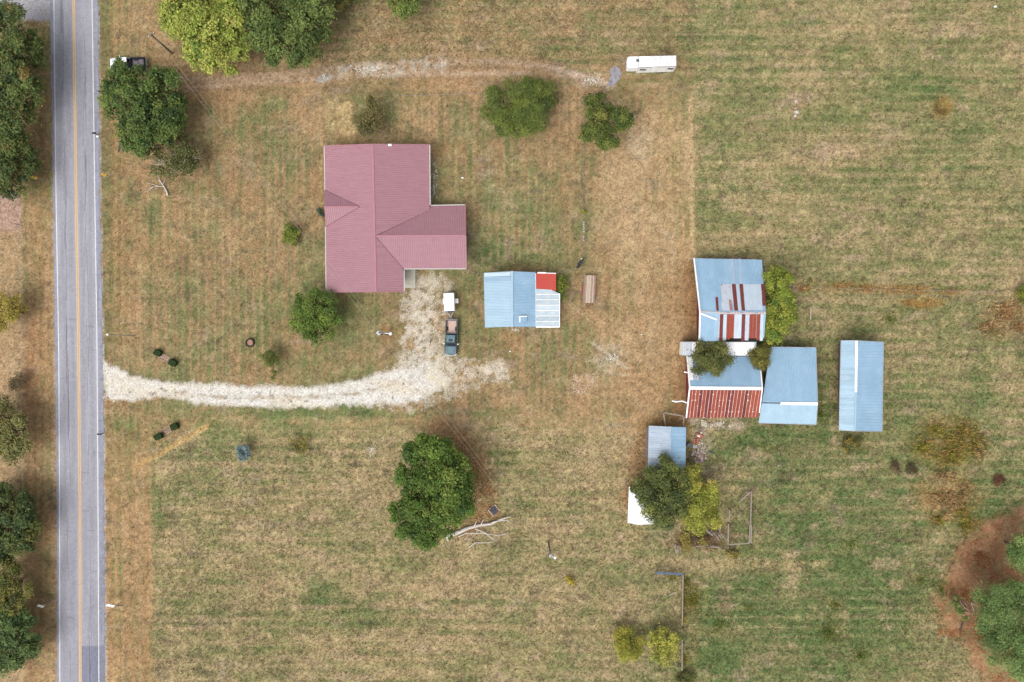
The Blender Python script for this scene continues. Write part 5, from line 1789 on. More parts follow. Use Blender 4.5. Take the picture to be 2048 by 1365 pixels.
tree('broadleaf_tree', 'big dark roadside tree covering the white pickup', [(290, 174, 34), (318, 190, 40), (258, 206, 38), (300, 236, 44), (336, 226, 34), (286, 276, 30), (244, 166, 26), (226, 176, 20), (330, 262, 24), (262, 268, 22), (247, 131, 11), (232, 140, 8), (316, 164, 20)], 8, [(78, 108, 46), (108, 136, 56), (62, 92, 44), (120, 144, 62)], .27, trunk=(285, 205))
tree('sparse_tree', 'thin half-dead olive tree with bare grey twigs below the big roadside tree', [(346, 306, 32), (324, 330, 22), (380, 316, 26), (372, 338, 18), (350, 340, 18)], 5.5, [(104, 114, 54), (92, 108, 50), (130, 126, 72)], .2, .5, trunk=(355, 318), edge=.6, show=1, branch=M_bleach)
tree('sparse_tree', 'slender olive-brown tree just above the red roofed house', [(748, 212, 18), (738, 242, 22), (752, 262, 15), (730, 256, 12), (764, 228, 10)], 4.5, [(112, 112, 58), (132, 128, 68), (90, 98, 52)], .18, .6, trunk=(744, 240), edge=.5, show=1)
tree('willow_tree', 'round feathery thin-leaved tree right of the house, below the old track', [(1040, 212, 44), (1006, 226, 32), (1074, 200, 36), (1046, 246, 32), (1000, 200, 26), (1082, 226, 26), (1040, 180, 30), (1008, 246, 20), (1066, 242, 22)], 6, [(104, 128, 54), (136, 156, 64), (88, 110, 52), (120, 124, 66)], .26, 1.5, trunk=(1040, 212), asp=.2, sub=12, edge=.4, show=1)
tree('broadleaf_tree', 'dark irregular three-lobed tree standing in the grass below the camper', [(1196, 212, 21), (1204, 238, 24), (1238, 240, 20), (1182, 264, 15), (1213, 270, 21), (1224, 284, 13), (1250, 234, 11), (1170, 272, 9), (1192, 205, 10)], 5.5, [(84, 108, 42), (120, 136, 54), (66, 92, 40), (140, 148, 62)], .2, trunk=(1212, 248))
tree('round_tree', 'round dense bright green tree at the bottom corner of the house', [(632, 630, 30), (612, 615, 22), (655, 612, 22), (608, 648, 20), (645, 655, 24), (664, 632, 18), (630, 600, 17), (622, 664, 14)], 5.2, [(94, 126, 46), (124, 152, 56), (76, 106, 42)], .2, trunk=(635, 632))
tree('bush', 'small rounded leafy bush on the lawn left of the house', [(582, 462, 11), (592, 470, 10), (578, 474, 9), (588, 480, 8)], 1.9, [(112, 136, 48), (150, 166, 62), (90, 116, 44)], .14, cat='bush')
tree('sapling', 'straggly spiky green sapling on the lawn just above the driveway', [(546, 708, 10), (532, 712, 8), (540, 728, 10), (552, 722, 9), (548, 744, 6), (546, 756, 4)], 2.6, [(108, 130, 54), (136, 150, 66), (88, 112, 50)], .24, .55, asp=.16, cat='sapling', edge=.3)
tree('spruce_tree', 'small round blue-grey spruce in the field below the driveway', [(485, 905, 9), (480, 900, 6), (490, 911, 7), (481, 912, 6), (490, 899, 5)], 2.2, [(118, 150, 134), (150, 178, 160), (94, 126, 112)], .15, 2.0, asp=.4)
tree('bush', 'sparse olive bush with yellow tips in the field right of the blue spruce', [(584, 888, 13), (600, 898, 13), (578, 902, 9), (606, 884, 8)], 2.2, [(128, 128, 54), (160, 154, 58), (104, 100, 52)], .15, .5, cat='bush', edge=.6, show=1)
tree('oak_tree', 'largest dark green tree, standing alone beside the fallen trunk', [(862, 922, 40), (830, 950, 30), (896, 948, 40), (872, 992, 46), (914, 992, 30), (826, 1030, 32), (856, 1052, 30), (802, 1026, 20), (884, 1040, 28), (918, 1018, 22), (858, 1084, 13), (806, 1056, 16), (846, 902, 24), (840, 1070, 16), (882, 900, 22), (850, 982, 36), (880, 955, 38), (848, 1014, 32), (902, 1012, 30), (824, 905, 16)], 9.5, [(82, 116, 40), (112, 144, 52), (64, 98, 38), (128, 154, 60)], .25, trunk=(868, 990))
tree('broadleaf_tree', 'dark feathery tree between the streaky blue shed and the white shed', [(1322, 945, 24), (1300, 976, 30), (1342, 976, 32), (1330, 1016, 28), (1292, 1004, 20), (1360, 1006, 22), (1316, 1032, 14), (1338, 925, 13)], 6.2, [(92, 110, 52), (116, 130, 60), (74, 94, 46), (136, 150, 60)], .2, .85, trunk=(1325, 985), edge=.15)
tree('broadleaf_tree', 'yellow-green tree pressed against the dark feathery tree by the small sheds', [(1388, 960, 24), (1408, 992, 24), (1384, 1002, 26), (1402, 1034, 26), (1376, 976, 20), (1420, 1040, 14), (1424, 980, 12)], 5.5, [(152, 168, 58), (180, 184, 72), (130, 152, 56), (194, 188, 84)], .18, .85, trunk=(1395, 995), edge=.1)
tree('scrub_bush', 'sprawling yellowish scrub between the yellow-green tree and wooden corral', [(1380, 1074, 18), (1398, 1062, 16), (1370, 1090, 12), (1404, 1082, 10), (1466, 1106, 8)], 2.2, [(170, 158, 72), (150, 146, 66), (132, 118, 70)], .15, .45, cat='bush', edge=.6, show=1)
tree('climbing_tree', 'tall yellow-green leafy tree hugging the right side of the upper barn', [(1548, 556, 18), (1560, 576, 22), (1552, 604, 24), (1560, 632, 24), (1552, 658, 20), (1545, 676, 12), (1574, 600, 12), (1572, 560, 12), (1578, 626, 11)], 6, [(136, 160, 52), (172, 184, 68), (112, 142, 50), (98, 128, 48)], .19, 1.0, trunk=(1556, 615))
tree('sparse_tree', 'olive tree leaning over the white box trailer and the lower barn', [(1420, 714, 25), (1404, 730, 18), (1440, 718, 18), (1424, 738, 15), (1402, 700, 14), (1438, 698, 13)], 6.3, [(102, 116, 54), (126, 134, 62), (84, 98, 48), (138, 128, 74)], .18, 1.1, trunk=(1418, 712), edge=.42, show=1)
tree('vine_bush', 'olive vine spilling over the corner between the box trailer and blue annex', [(1524, 704, 14), (1516, 716, 14), (1512, 728, 9), (1530, 716, 10), (1522, 734, 7)], 4.7, [(122, 126, 52), (146, 144, 62), (100, 108, 48)], .24, .85, asp=.22, cat='bush', edge=.2)
tree('small_tree', 'left one of the two small round yellow-green trees at the bottom', [(1252, 1276, 18), (1264, 1288, 18), (1248, 1296, 17), (1262, 1306, 12), (1240, 1284, 11)], 3.2, [(154, 162, 54), (182, 182, 64), (130, 144, 52)], .14, .85, edge=.3)
tree('small_tree', 'right one of the two small yellow-green trees at the bottom, with brighter leaves', [(1320, 1282, 18), (1338, 1290, 16), (1312, 1300, 17), (1330, 1310, 16), (1346, 1276, 9), (1306, 1282, 9)], 3.4, [(166, 176, 64), (204, 206, 90), (128, 148, 56), (190, 196, 74)], .17, .75, edge=.3)
tree('pine_tree', 'big rounded pine cluster at the bottom right corner over rusty needles', [(1986, 1208, 30), (2028, 1206, 34), (1974, 1244, 24), (2008, 1254, 36), (2044, 1262, 40), (2012, 1302, 32), (2046, 1326, 28), (1986, 1274, 22), (1996, 1190, 20), (2040, 1185, 20), (2070, 1300, 40)], 10, PN, .2, 1.1, trunk=(2020, 1255), clump=1.15, asp=.3)
tree('pine_tree', 'smaller round pine cut by the right edge above the big pine cluster', [(2038, 1094, 20), (2052, 1110, 26), (2034, 1116, 16), (2058, 1085, 22)], 7, PN, .2, 1.1, trunk=(2050, 1100), clump=1.0, asp=.3)
tree('sapling', 'small pine sapling on the rusty needles left of the big pines', [(1913, 1206, 9), (1919, 1222, 7), (1910, 1198, 6), (1928, 1236, 5)], 2.5, [(120, 150, 70), (142, 166, 84), (100, 128, 62)], .16, .8, asp=.3, cat='sapling')
tree('bush', 'bright green bush growing against the red lean-to of the garage', [(1121, 560, 8), (1126, 570, 8), (1120, 580, 9), (1122, 596, 6), (1118, 588, 6)], 1.6, [(108, 136, 48), (150, 160, 56), (82, 112, 44)], .17, cat='bush')
tree('bush', 'dark scrubby bush with a yellow tip below the lone blue shed', [(1698, 884, 11), (1712, 892, 9), (1694, 898, 8), (1720, 882, 8)], 1.5, [(96, 106, 52), (120, 124, 58), (166, 152, 60)], .15, .6, cat='bush', edge=.5)
tree('bush', 'bright green bush cut by the right edge in the upper pasture', [(2042, 590, 10), (2046, 600, 8), (2050, 582, 10)], 1.8, [(128, 148, 52), (158, 168, 62), (104, 124, 48)], .15, cat='bush')
tree('bush', 'tiny bright yellow bush in the open field below the utility pole', [(1140, 1158, 5), (1144, 1165, 4), (1137, 1163, 4)], .9, [(186, 176, 52), (204, 190, 66), (160, 156, 50)], .11, .8, cat='bush')
tree('bush', 'tiny lime bush beside the wire fence in the back yard', [(1166, 422, 4), (1169, 426, 4)], .8, [(150, 158, 56), (172, 172, 64), (130, 142, 54)], .11, .8, cat='bush')
tree('bush', 'brown withered shrub in the grass, left of a darker one near the weeds', [(1790, 934, 8), (1796, 942, 6)], .9, [(120, 104, 66), (98, 88, 56), (136, 118, 74)], .12, .5, cat='bush', edge=.5, show=1)
tree('bush', 'dark brown withered shrub in the grass just left of the weed patch', [(1820, 932, 8), (1826, 942, 7), (1816, 944, 5)], 1.0, [(110, 98, 60), (94, 96, 54), (86, 78, 54)], .12, .6, cat='bush', edge=.4, show=1)
tree('bush', 'rusty brown low shrub alone in the green grass at the far right', [(1998, 958, 7), (2006, 963, 6), (1992, 966, 5)], .8, [(128, 84, 58), (108, 72, 52), (120, 96, 58)], .12, .8, cat='bush', edge=.3)
tree('bush', 'dark blue-green shrub against the left wall of the house', [(640, 424, 5), (644, 430, 4)], .9, [(74, 98, 70), (92, 112, 78), (60, 82, 58)], .11, .8, cat='bush')
tree('bush', 'green bush at the bottom end of the wooden rail fence', [(1366, 1352, 10), (1374, 1362, 10), (1360, 1360, 8)], 1.4, [(104, 118, 54), (126, 134, 62), (88, 104, 50)], .15, .7, cat='bush', edge=.3)
tree('bush', 'yellow leafy weed bush growing on the wooden rail fence', [(1368, 1236, 5), (1366, 1246, 4)], 1.0, [(178, 166, 60), (156, 150, 58), (120, 130, 52)], .12, .7, cat='bush')
tree('bush', 'yellowish low bush at the lower left outside corner of the corral', [(1462, 1106, 9), (1470, 1110, 6)], 1.0, [(156, 152, 66), (136, 138, 60), (174, 164, 80)], .13, .6, cat='bush', edge=.3)

# clipped boxwood blocks in two stone-edged beds
def hedge_block(label, px, py, w, d, rz, hh):
    c = P(px, py, hh)
    root = thing('clipped_hedge', label, 'hedge', (c[0], c[1], 0), 'clipped box hedges by the driveway mouth')
    n = 2600
    f = RNG.choice(3, n, p=[.56, .22, .22])
    u, v = RNG.uniform(-1, 1, n), RNG.uniform(-1, 1, n)
    sgn = RNG.choice([-1, 1], n)
    x = np.where(f == 0, u, np.where(f == 1, sgn, u)) * w / 2
    y = np.where(f == 0, v, np.where(f == 1, v, sgn)) * d / 2
    z = np.where(f == 0, hh, RNG.uniform(.05, 1, n) * hh)
    k = 1 - .16 * (np.abs(x) / (w / 2)) ** 4 * (np.abs(y) / (d / 2)) ** 4
    x, y = x * k, y * k
    nr = np.stack([np.where(f == 1, sgn, 0), np.where(f == 2, sgn, 0), np.where(f == 0, 1.0, .3)], 1) + RNG.normal(0, .35, (n, 3))
    ca, sa = math.cos(rz), math.sin(rz)
    pos = np.stack([c[0] + x * ca - y * sa, c[1] + x * sa + y * ca, z + RNG.normal(0, .015, n)], 1)
    cl = np.array([C(64, 88, 42)])[0] * RNG.normal(1, .18, n)[:, None] * np.array([1, 1, 1])
    leaf_object('foliage', pos, nr, .07, cl, .6, root)
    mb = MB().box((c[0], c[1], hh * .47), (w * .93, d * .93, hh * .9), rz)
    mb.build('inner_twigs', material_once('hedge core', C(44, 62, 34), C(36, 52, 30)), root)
    MB().tube([(c[0], c[1], -.05), (c[0], c[1], hh * .3)], .05, 6).build('stem', M_bark, root)


_mat = {}


def material_once(n, *a, **k):
    if n not in _mat:
        _mat[n] = material(n, *a, **k)
    return _mat[n]


hedge_block('clipped dark green box hedge above the driveway mouth, upper left of its pair', 313.5, 706, 1.03, 0.85, -0.55, .8)
hedge_block('clipped dark green box hedge above the driveway mouth, lower right of its pair', 343.5, 726, 1.12, 0.90, -0.55, .8)
hedge_block('clipped dark green box hedge below the driveway mouth, upper right of its pair', 347, 854, 1.03, 0.95, 0.45, .8)
hedge_block('clipped dark green box hedge below the driveway mouth, lower left of its pair', 315, 874, 1.17, 0.85, 0.45, .8)
for (xa, ya, xb, yb, lab) in ((320, 712, 337, 720, 'short bed of pale stones and brick between the upper pair of box hedges'), (322, 868, 341, 857, 'narrow brick and stone bed between the lower pair of box hedges')):
    cA, cB = P(xa, ya), P(xb, yb)
    bd = thing('flower_bed', lab, 'flower bed', ((cA[0] + cB[0]) / 2, (cA[1] + cB[1]) / 2, 0))
    dv = V((cB[0] - cA[0], cB[1] - cA[1], 0))
    L_ = dv.length
    dv.normalize()
    nv = V((-dv.y, dv.x, 0))
    ang = math.atan2(dv.y, dv.x)
    MB().box((bd['_o'][0], bd['_o'][1], .015), (L_ + .4, .95, .05), ang).build('soil', material_once('bed soil', C(176, 146, 118), C(150, 122, 98), (3, 3, 3), grain=.2, grain_scale=8), bd)
    bm_ = MB().box((0, 0, .06), (.24, .11, .10)).build('brick', material_once('pale brick', C(206, 178, 158), C(176, 144, 126), (4, 4, 4)), bd, (0, 0, 0))
    first = True
    for k in range(9):
        for s_ in (-1, 1):
            off = dv * (-L_ / 2 + (k + .5) * L_ / 9) + nv * (s_ * .46)
            if first:
                bm_.location, bm_.rotation_euler, first = (off.x, off.y, 0), (0, 0, ang), False
                continue
            piece('brick', bm_.data, bd, (off.x, off.y, random.uniform(-.01, .01)), ang + random.uniform(-.15, .15))
    for k in range(10):
        r_ = random.uniform(.06, .13)
        off = dv * random.uniform(-L_ / 2, L_ / 2) + nv * random.uniform(-.3, .3)
        MB().dome((bd['_o'][0] + off.x, bd['_o'][1] + off.y, .03), r_, r_ * .7, 6, 2).build('stone', material_once('bed stone', C(214, 204, 190), C(188, 176, 162)), bd)

# ------------------------------------------------------------------ dead wood
def dead_branches(mb, a, b, r0, r1, kids, depth=0, spread=.8):
    a, b = V(a), V(b)
    n = 5
    pts = [a.lerp(b, i / n) + V((random.uniform(-1, 1), random.uniform(-1, 1), random.uniform(-.3, .3))) * (b - a).length * .025 * (0 < i < n) for i in range(n + 1)]
    mb.tube(pts, list(np.linspace(r0, r1, n + 1)), 7 if r0 > .08 else 5)
    if depth < 2:
        for _ in range(kids):
            t_ = random.uniform(.35, .95)
            p = a.lerp(b, t_)
            d = (b - a).normalized()
            ang = random.choice([-1, 1]) * random.uniform(.4, spread + .2)
            e = V((d.x * math.cos(ang) - d.y * math.sin(ang), d.x * math.sin(ang) + d.y * math.cos(ang), random.uniform(-.05, .25)))
            L_ = (b - a).length * random.uniform(.15, .35)
            q = p + e * L_
            q.z = max(q.z, .04)
            dead_branches(mb, p, q, r1 + (r0 - r1) * (1 - t_) * .45, r1 * .4 + .008, max(0, kids - 2), depth + 1, spread)


fl = thing('fallen_trunk', 'long bleached fallen tree trunk with bare branches lying beside the largest tree', 'fallen tree', P(950, 1058))
mb = MB()
dead_branches(mb, P(895, 1073, .34), P(1002, 1039, .3), .33, .13, 0)
mb.tube([P(897, 1070, .4), P(894, 1076, .2), P(897, 1083, .1)], [.26, .2, .06], 8)
mb.build('trunk', M_bleach, fl)
for pts, r in (([(1000, 1040, .3), (1012, 1036, .4), (1021, 1034, .5)], .09), ([(985, 1045, .3), (1004, 1041, .3), (1016, 1042, .25), (1021, 1046, .2)], .07), ([(946, 1057, .5), (951, 1048, .8), (953, 1043, 1.0)], .07), ([(961, 1053, .5), (964, 1046, .8), (967, 1040, 1.0)], .07),
               ([(950, 1058, .3), (970, 1066, .25), (985, 1078, .15), (995, 1083, .1)], .06), ([(917, 1074, .12), (932, 1067, .2), (968, 1067, .2), (998, 1072, .2), (1018, 1065, .15)], .06), ([(938, 1096, .08), (950, 1086, .15), (972, 1086, .15), (990, 1084, .1)], .06), ([(928, 1082, .1), (936, 1070, .2)], .03),
               ([(970, 1067, .2), (978, 1073, .2), (1000, 1082, .1)], .03), ([(955, 1062, .3), (948, 1072, .2), (930, 1088, .1)], .03), ([(1010, 1069, .2), (1016, 1072, .2)], .025)):
    mb = MB()
    mb.tube([P(p[0], p[1], p[2] + .16) for p in pts], list(np.linspace(r * 1.5, r * .5, len(pts))), 6)
    mb.build('branch', M_bleach, fl)
fb = thing('dead_branch', 'pale forked dead branch lying on the lawn below the half-dead tree', 'dead branch', P(322, 376))
mb = MB()
mb.tube([P(335, 392, .15), P(334, 385, .2), P(328, 374, .25), P(320, 362, .3), P(315, 352, .3)], [.16, .13, .1, .07, .03], 7)
mb.build('stem', M_bleach, fb)
for pts in ([(328, 374), (318, 373), (307, 374), (292, 379)], [(325, 369), (329, 363), (330, 357)], [(318, 373), (305, 369), (292, 366)], [(307, 374), (298, 381), (290, 384)], [(322, 365), (315, 360)]):
    mb = MB()
    mb.tube([P(x, y, .22) for x, y in pts], list(np.linspace(.06, .02, len(pts))), 5)
    mb.build('twig', M_bleach, fb)
lg = thing('log', 'short grey log lying on the rusty pine needles below the sapling', 'log', P(1923, 1250))
mb = MB()
mb.tube([P(1928, 1243, .12), P(1924, 1251, .12), P(1920, 1261, .12)], [.10, .12, .11], 8)
mb.build('trunk', material_once('purple grey bark', C(122, 98, 92), C(96, 78, 74), (4, 4, 4)), lg)
br_ = thing('brush_pile', 'tangle of dead branches on the pine needles between sapling and big pines', 'brush pile', P(1936, 1205))
for i in range(12):
    x, y = 1932 + random.uniform(-12, 12), 1205 + random.uniform(-14, 20)
    a_ = random.uniform(.2, 1.6)
    L_ = random.uniform(8, 20)
    mb = MB()
    mb.tube([P(x, y, .08), P(x + math.cos(a_) * L_ / 2, y + math.sin(a_) * L_ / 2, .3), P(x + math.cos(a_) * L_, y + math.sin(a_) * L_, .1)], [.05, .04, .02], 5)
    mb.build('branch', M_bleach if i % 3 else M_bark, br_)
br_ = thing('brush_pile', 'fan of long dry sticks lying between yellowish scrub and corral', 'brush pile', P(1425, 1075))
for i in range(12):
    x, y = 1406 + i * 3.2, 1062 - random.uniform(0, 6) + i * .8
    a_ = .85 + random.uniform(-.25, .25)
    L_ = random.uniform(18, 34)
    mb = MB()
    mb.tube([P(x, y, .5), P(x + math.cos(a_) * L_, y + math.sin(a_) * L_, .12)], [.035, .015], 5)
    mb.build('stick', M_bleach, br_)
br_ = thing('brush_pile', 'small splay of pale sticks in the grass below the yellowish scrub', 'brush pile', P(1354, 1100))
for i in range(8):
    a_ = 1.35 + i * .14
    x, y = 1348 + i * 3.0, 1090 + random.uniform(-2, 2)
    L_ = random.uniform(10, 20)
    mb = MB()
    mb.tube([P(x, y, .3), P(x + math.cos(a_) * L_, y + math.sin(a_) * L_, .08)], [.035, .015], 5)
    mb.build('stick', M_bleach, br_)

# ------------------------------------------------------------------ utility poles and wires
def utility_pole(label, top, base, h, kind):
    b = P(*base)
    tpt = P(top[0], top[1], h)
    r = thing('utility_pole', label, 'utility pole', b)
    MB().tube([b, tuple(V(b).lerp(V(tpt), .5)), tpt], [.17, .145, .12], 10).build('pole', M_pole, r)
    return r, V(b), V(tpt)


M_can = material('transformer paint', C(226, 230, 232), C(208, 213, 216), rough=.4)
wire_d = V((P(760, 665)[0] - P(300, 70)[0], P(760, 665)[1] - P(300, 70)[1], 0)).normalized()
wire_n = V((-wire_d.y, wire_d.x, 0))
p1, b_, t1 = utility_pole('dark utility pole in the grass between road and the yellow-green tree', (301, 69), (344, 107), 7.2, 0)
MB().box(tuple(t1 - V((0, 0, .3))), (1.1, .09, .11), math.atan2(wire_n.y, wire_n.x)).build('crossarm', M_pole, p1)
for k in (-.45, .45):
    MB().tube([tuple(t1 + wire_n * k - V((0, 0, .25))), tuple(t1 + wire_n * k - V((0, 0, .08)))], .05, 6).build('insulator', M_white, p1)
p2, b_, t2 = utility_pole('utility pole with a white transformer can and lamp, on the lawn by the drive', (758, 666), (777, 669), 8.0, 1)
c_ = t2 - V((.1, .02, .55))
tc_ = MB().tube([tuple(c_ - V((0, 0, .45))), tuple(c_ + V((0, 0, .35)))], .32, 14).build('transformer', M_can, p2)
MB().dome((c_.x, c_.y, c_.z + .35), .32, .12, 14, 3).build('lid', M_can, tc_)
MB().tube([(c_.x + .1, c_.y - .1, c_.z + .45), (c_.x + .1, c_.y - .1, c_.z + .75)], .06, 8).build('bushing', M_can, tc_)
mb = MB()
mb.tube([tuple(t2 - V((0, 0, 2.2))), tuple(t2 + V((.7, -.05, -1.7))), tuple(t2 + V((1.25, -.1, -1.8)))], .06, 6)
la = mb.build('lamp_arm', M_white, p2)
MB().dome(tuple(t2 + V((1.3, -.1, -2.0))), .26, .2, 12, 3).build('lamp_head', M_white, la)
MB().box(tuple(t2 + V((.05, -.25, -1.6))), (.3, .2, .5)).build('meter_box', M_dark, p2)
MB().box(tuple(t2 - V((0, 0, .15))), (1.0, .09, .11), math.atan2(wire_n.y, wire_n.x)).build('crossarm', M_pole, p2)
p3, b_, t3 = utility_pole('utility pole with white transformer and lamp in the open lower field', (1102, 1115), (1097, 1084), 7.8, 1)
c_ = t3 + V((.0, .1, -.45))
tc_ = MB().tube([tuple(c_ - V((0, 0, .4))), tuple(c_ + V((0, 0, .3)))], .26, 14).build('transformer', M_can, p3)
MB().dome((c_.x, c_.y, c_.z + .3), .21, .1, 14, 3).build('lid', M_can, tc_)
la = MB().tube([tuple(t3 - V((0, 0, .5))), tuple(t3 + V((.35, -.12, -.25)))], .04, 6).build('lamp_arm', M_white, p3)
MB().dome(tuple(t3 + V((.6, -.2, -.35))), .2, .14, 12, 3).build('lamp_head', M_white, la)
MB().tube([P(1100, 1098, 4.0), P(1100.5, 1106, 5.6)], [.05, .11], 8).build('conduit', M_white, p3)
MB().box(tuple(t3 + V((-.3, .15, -.2))), (.5, .08, .1), .9).build('crossarm', M_pole, p3)
M_wire = material('bare aluminium cable', C(205, 190, 160), C(186, 170, 142), rough=.6)


def wire(label, a, b, sag):
    pts = []
    for i in range(25):
        s = i / 24
        p = V(a).lerp(V(b), s)
        p.z -= sag * 4 * s * (1 - s)
        pts.append(tuple(p))
    o = MB().tube(pts, .014, 4).build('power_line', M_wire)
    tag(o, label, 'power line', 'power lines between the utility poles')


far = V(P(180, -110, 7.0))
for nm, a, b, names in (('north', far, t1, ('upper', 'lower')), ('mid', t1, t2, ('upper', 'lower')), ('south', t2, t3, ('upper', 'lower'))):
    for k, sd_ in ((.28, 0), (-.28, 1)):
        txt = {'north': 'thin power line leaving the dark utility pole over the road verge', 'mid': 'thin power line crossing the red roof to the drive pole', 'south': 'thin power line from the drive pole past the largest tree'}[nm]
        wire(txt + (', right strand' if sd_ == 0 else ', left strand'), a + wire_n * k - V((0, 0, .12)), b + wire_n * k - V((0, 0, .12)), 1.1)

lp = thing('lamp_post', 'tall thin grey post with a small white cap beside the road near the driveway', 'lamp post', P(269, 672))
MB().tube([P(269, 672), P(216, 669.5, 7.2)], [.08, .05], 8).build('pole', M_metal, lp)
c_ = P(215, 669.5, 7.2)
MB().dome(c_, .17, .14, 10, 3).build('cap', M_white, lp)

# ------------------------------------------------------------------ road signs, mailboxes, frames
M_yel = material('yellow sign sheet', C(232, 176, 62), C(214, 156, 52), (3, 3, 3), rough=.4)
M_signback = material('aluminium sign back', C(275, 275, 276), C(258, 258, 262), (2, 2, 2), rough=.4)


def road_sign(label, base, top, h, mat, facing, s, tilt=0.0, brace=False):
    b, t_ = V(P(*base)), V(P(top[0], top[1], h))
    r = thing('road_sign', label, 'road sign', tuple(b))
    MB().tube([tuple(b), tuple(t_)], .05, 6).build('post', M_metal, r)
    c, sn = math.cos(facing), math.sin(facing)
    ctr = t_ + V((0, 0, -.1))
    vs = []
    for off in (.03, .055):
        for u, w in ((-s, 0), (0, -s), (s, 0), (0, s)):
            ww = w * math.cos(tilt)
            vs.append((ctr.x - sn * u + c * (off + w * math.sin(tilt)), ctr.y + c * u + sn * (off + w * math.sin(tilt)), ctr.z + ww))
    MB().add(vs, [(0, 1, 2, 3), (7, 6, 5, 4), (0, 4, 5, 1), (1, 5, 6, 2), (2, 6, 7, 3), (3, 7, 4, 0)]).build('sign_plate', mat, r)
    if brace:
        mb = MB()
        for k in (0, 1):
            mb.tube([tuple(b + V((.5 * k, .05, 0))), tuple(b.lerp(t_, .5))], .035, 5)
            mb.tube([tuple(b + V((.6, .5 * (k + .3), .05))), tuple(b.lerp(t_, .75))], .03, 5)
        mb.build('brace', M_board, r)
    return r


road_sign('yellow diamond road sign on the left verge level with the pink soil patch', (91, 362), (66, 355), 2.6, M_yel, math.pi / 2, .62, .35)
road_sign('yellow diamond road sign on the right verge beside the driveway stretch of road', (221, 353), (206, 350), 2.3, M_yel, math.pi / 2, .5, .3)
road_sign('pale sign plate seen from behind on the left verge near the bottom', (96, 1207), (80, 1214), 2.1, M_signback, math.pi / 2, .62, .75)
road_sign('pale sign plate with slanting braces on the right verge near the bottom', (240, 1212), (220, 1213), 2.4, M_signback, math.pi / 2, .75, .7, True)


def mailbox(label, px, py, mat, extra):
    c = P(px, py)
    r = thing('mailbox', label, 'mailbox', c)
    MB().box((c[0], c[1], .5), (.1, .1, 1.0)).build('post', M_board, r)
    rings = []
    for y in (-.27, .27):
        rings.append([(c[0] + y, c[1] + .13 * math.cos(a_) * 1.0, 1.0 + (.13 + .13 * math.sin(a_) if a_ <= math.pi else 0)) for a_ in [i * math.pi / 8 for i in range(9)]] + [(c[0] + y, c[1] - .13, 1.0), (c[0] + y, c[1] + .13, 1.0)])
    b = MB().loft(rings).build('box', mat, r)
    MB().box((c[0] - .28, c[1], 1.12), (.02, .22, .2)).build('door', mat, b)
    MB().box((c[0] + .05, c[1] + .15, 1.24), (.12, .02, .06)).build('flag', M_taillamp, b)
    if extra:
        MB().box((c[0] + .35, c[1] - .45, .8), (.35, .25, .2)).build('newspaper_box', M_white, r)
        MB().box((c[0] + .35, c[1] - .45, .35), (.08, .08, .72)).build('post', M_board, r)


mailbox('dark mailbox on a post at the right road edge below the driveway', 207, 867, M_black, False)
mailbox('dark mailbox with a small white box beside it, near the big roadside tree', 197, 271, M_black, True)
wt = thing('wooden_trestle', 'narrow wooden A-frame trestle lying in the verge below the big roadside tree', 'trestle', P(240, 292))
for a, b in (((238, 282), (235, 305)), ((240, 282), (246, 304)), ((236.5, 297), (244, 296))):
    mb = MB()
    bar(mb, P(*a, .5), P(*b, .1), .12, .1)
    mb.build('rail', M_oldwood, wt)
wt = thing('wooden_stakes', 'two leaning wooden stakes tied at the foot in the upper right verge', 'stakes', P(234, 70))
for a, b in (((230, 57), (233, 78)), ((239, 58), (235, 78))):
    mb = MB()
    bar(mb, P(*a, .9), P(*b, .1), .08, .08)
    mb.build('stake', M_oldwood, wt)
MB().box(P(234, 78)[:2] + (.12,), (.3, .15, .15)).build('foot', M_board, wt)

# ------------------------------------------------------------------ fences
def rail_fence(label, segs, z, mat, posts, cat='fence', w=.18, t_=.06, name='rail_fence'):
    r = thing(name, label, cat, P(*segs[0][0]))
    for a, b in segs:
        mb = MB()
        bar(mb, P(*a, z), P(*b, z), w, t_)
        mb.build('rail', mat, r)
        mb = MB()
        bar(mb, P(*a, z * .5), P(*b, z * .5), .05, .14)
        mb.build('rail', mat, r)
    for p in posts:
        c = P(*p)
        MB().tube([(c[0], c[1], -.05), (c[0], c[1], z + .08)], .09, 7).build('post', M_board, r)
    return r


M_palewood = material('silvery fence wood', C(178, 164, 152), C(146, 132, 122), (8, 8, 2), grain=.12, grain_scale=10)
rail_fence('silvery wooden corral rails standing in the grass right of the yellow-green tree', [((1478, 1006), (1500, 984)), ((1503, 983), (1502, 1016)), ((1502, 1016), (1501, 1050)), ((1500, 1050), (1499, 1087)), ((1503, 1050), (1502, 1087)), ((1456, 1090), (1498, 1087)), ((1457, 1048), (1456, 1090)), ((1459, 1020), (1458, 1044))],
           1.35, M_palewood, [(1500, 984), (1502, 1016), (1501, 1050), (1500, 1088), (1456, 1090), (1457, 1046), (1458, 1018)], 'corral')
rail_fence('low wooden rail running down from the blue gate at the bottom', [((1366, 1150), (1365.5, 1184)), ((1365.5, 1184), (1365, 1218)), ((1365, 1218), (1364.5, 1252)), ((1364.5, 1280), (1364, 1342))], 1.2, M_palewood, [(1366, 1150), (1365.5, 1184), (1365, 1218), (1364.5, 1252), (1364.5, 1282), (1364, 1342)])
rail_fence('short wooden rail half buried in brush left of the corral', [((1392, 1093), (1420, 1094)), ((1404, 1092), (1446, 1096)), ((1440, 1046), (1440, 1064))], .8, M_palewood, [(1392, 1093), (1446, 1096), (1440, 1046)])
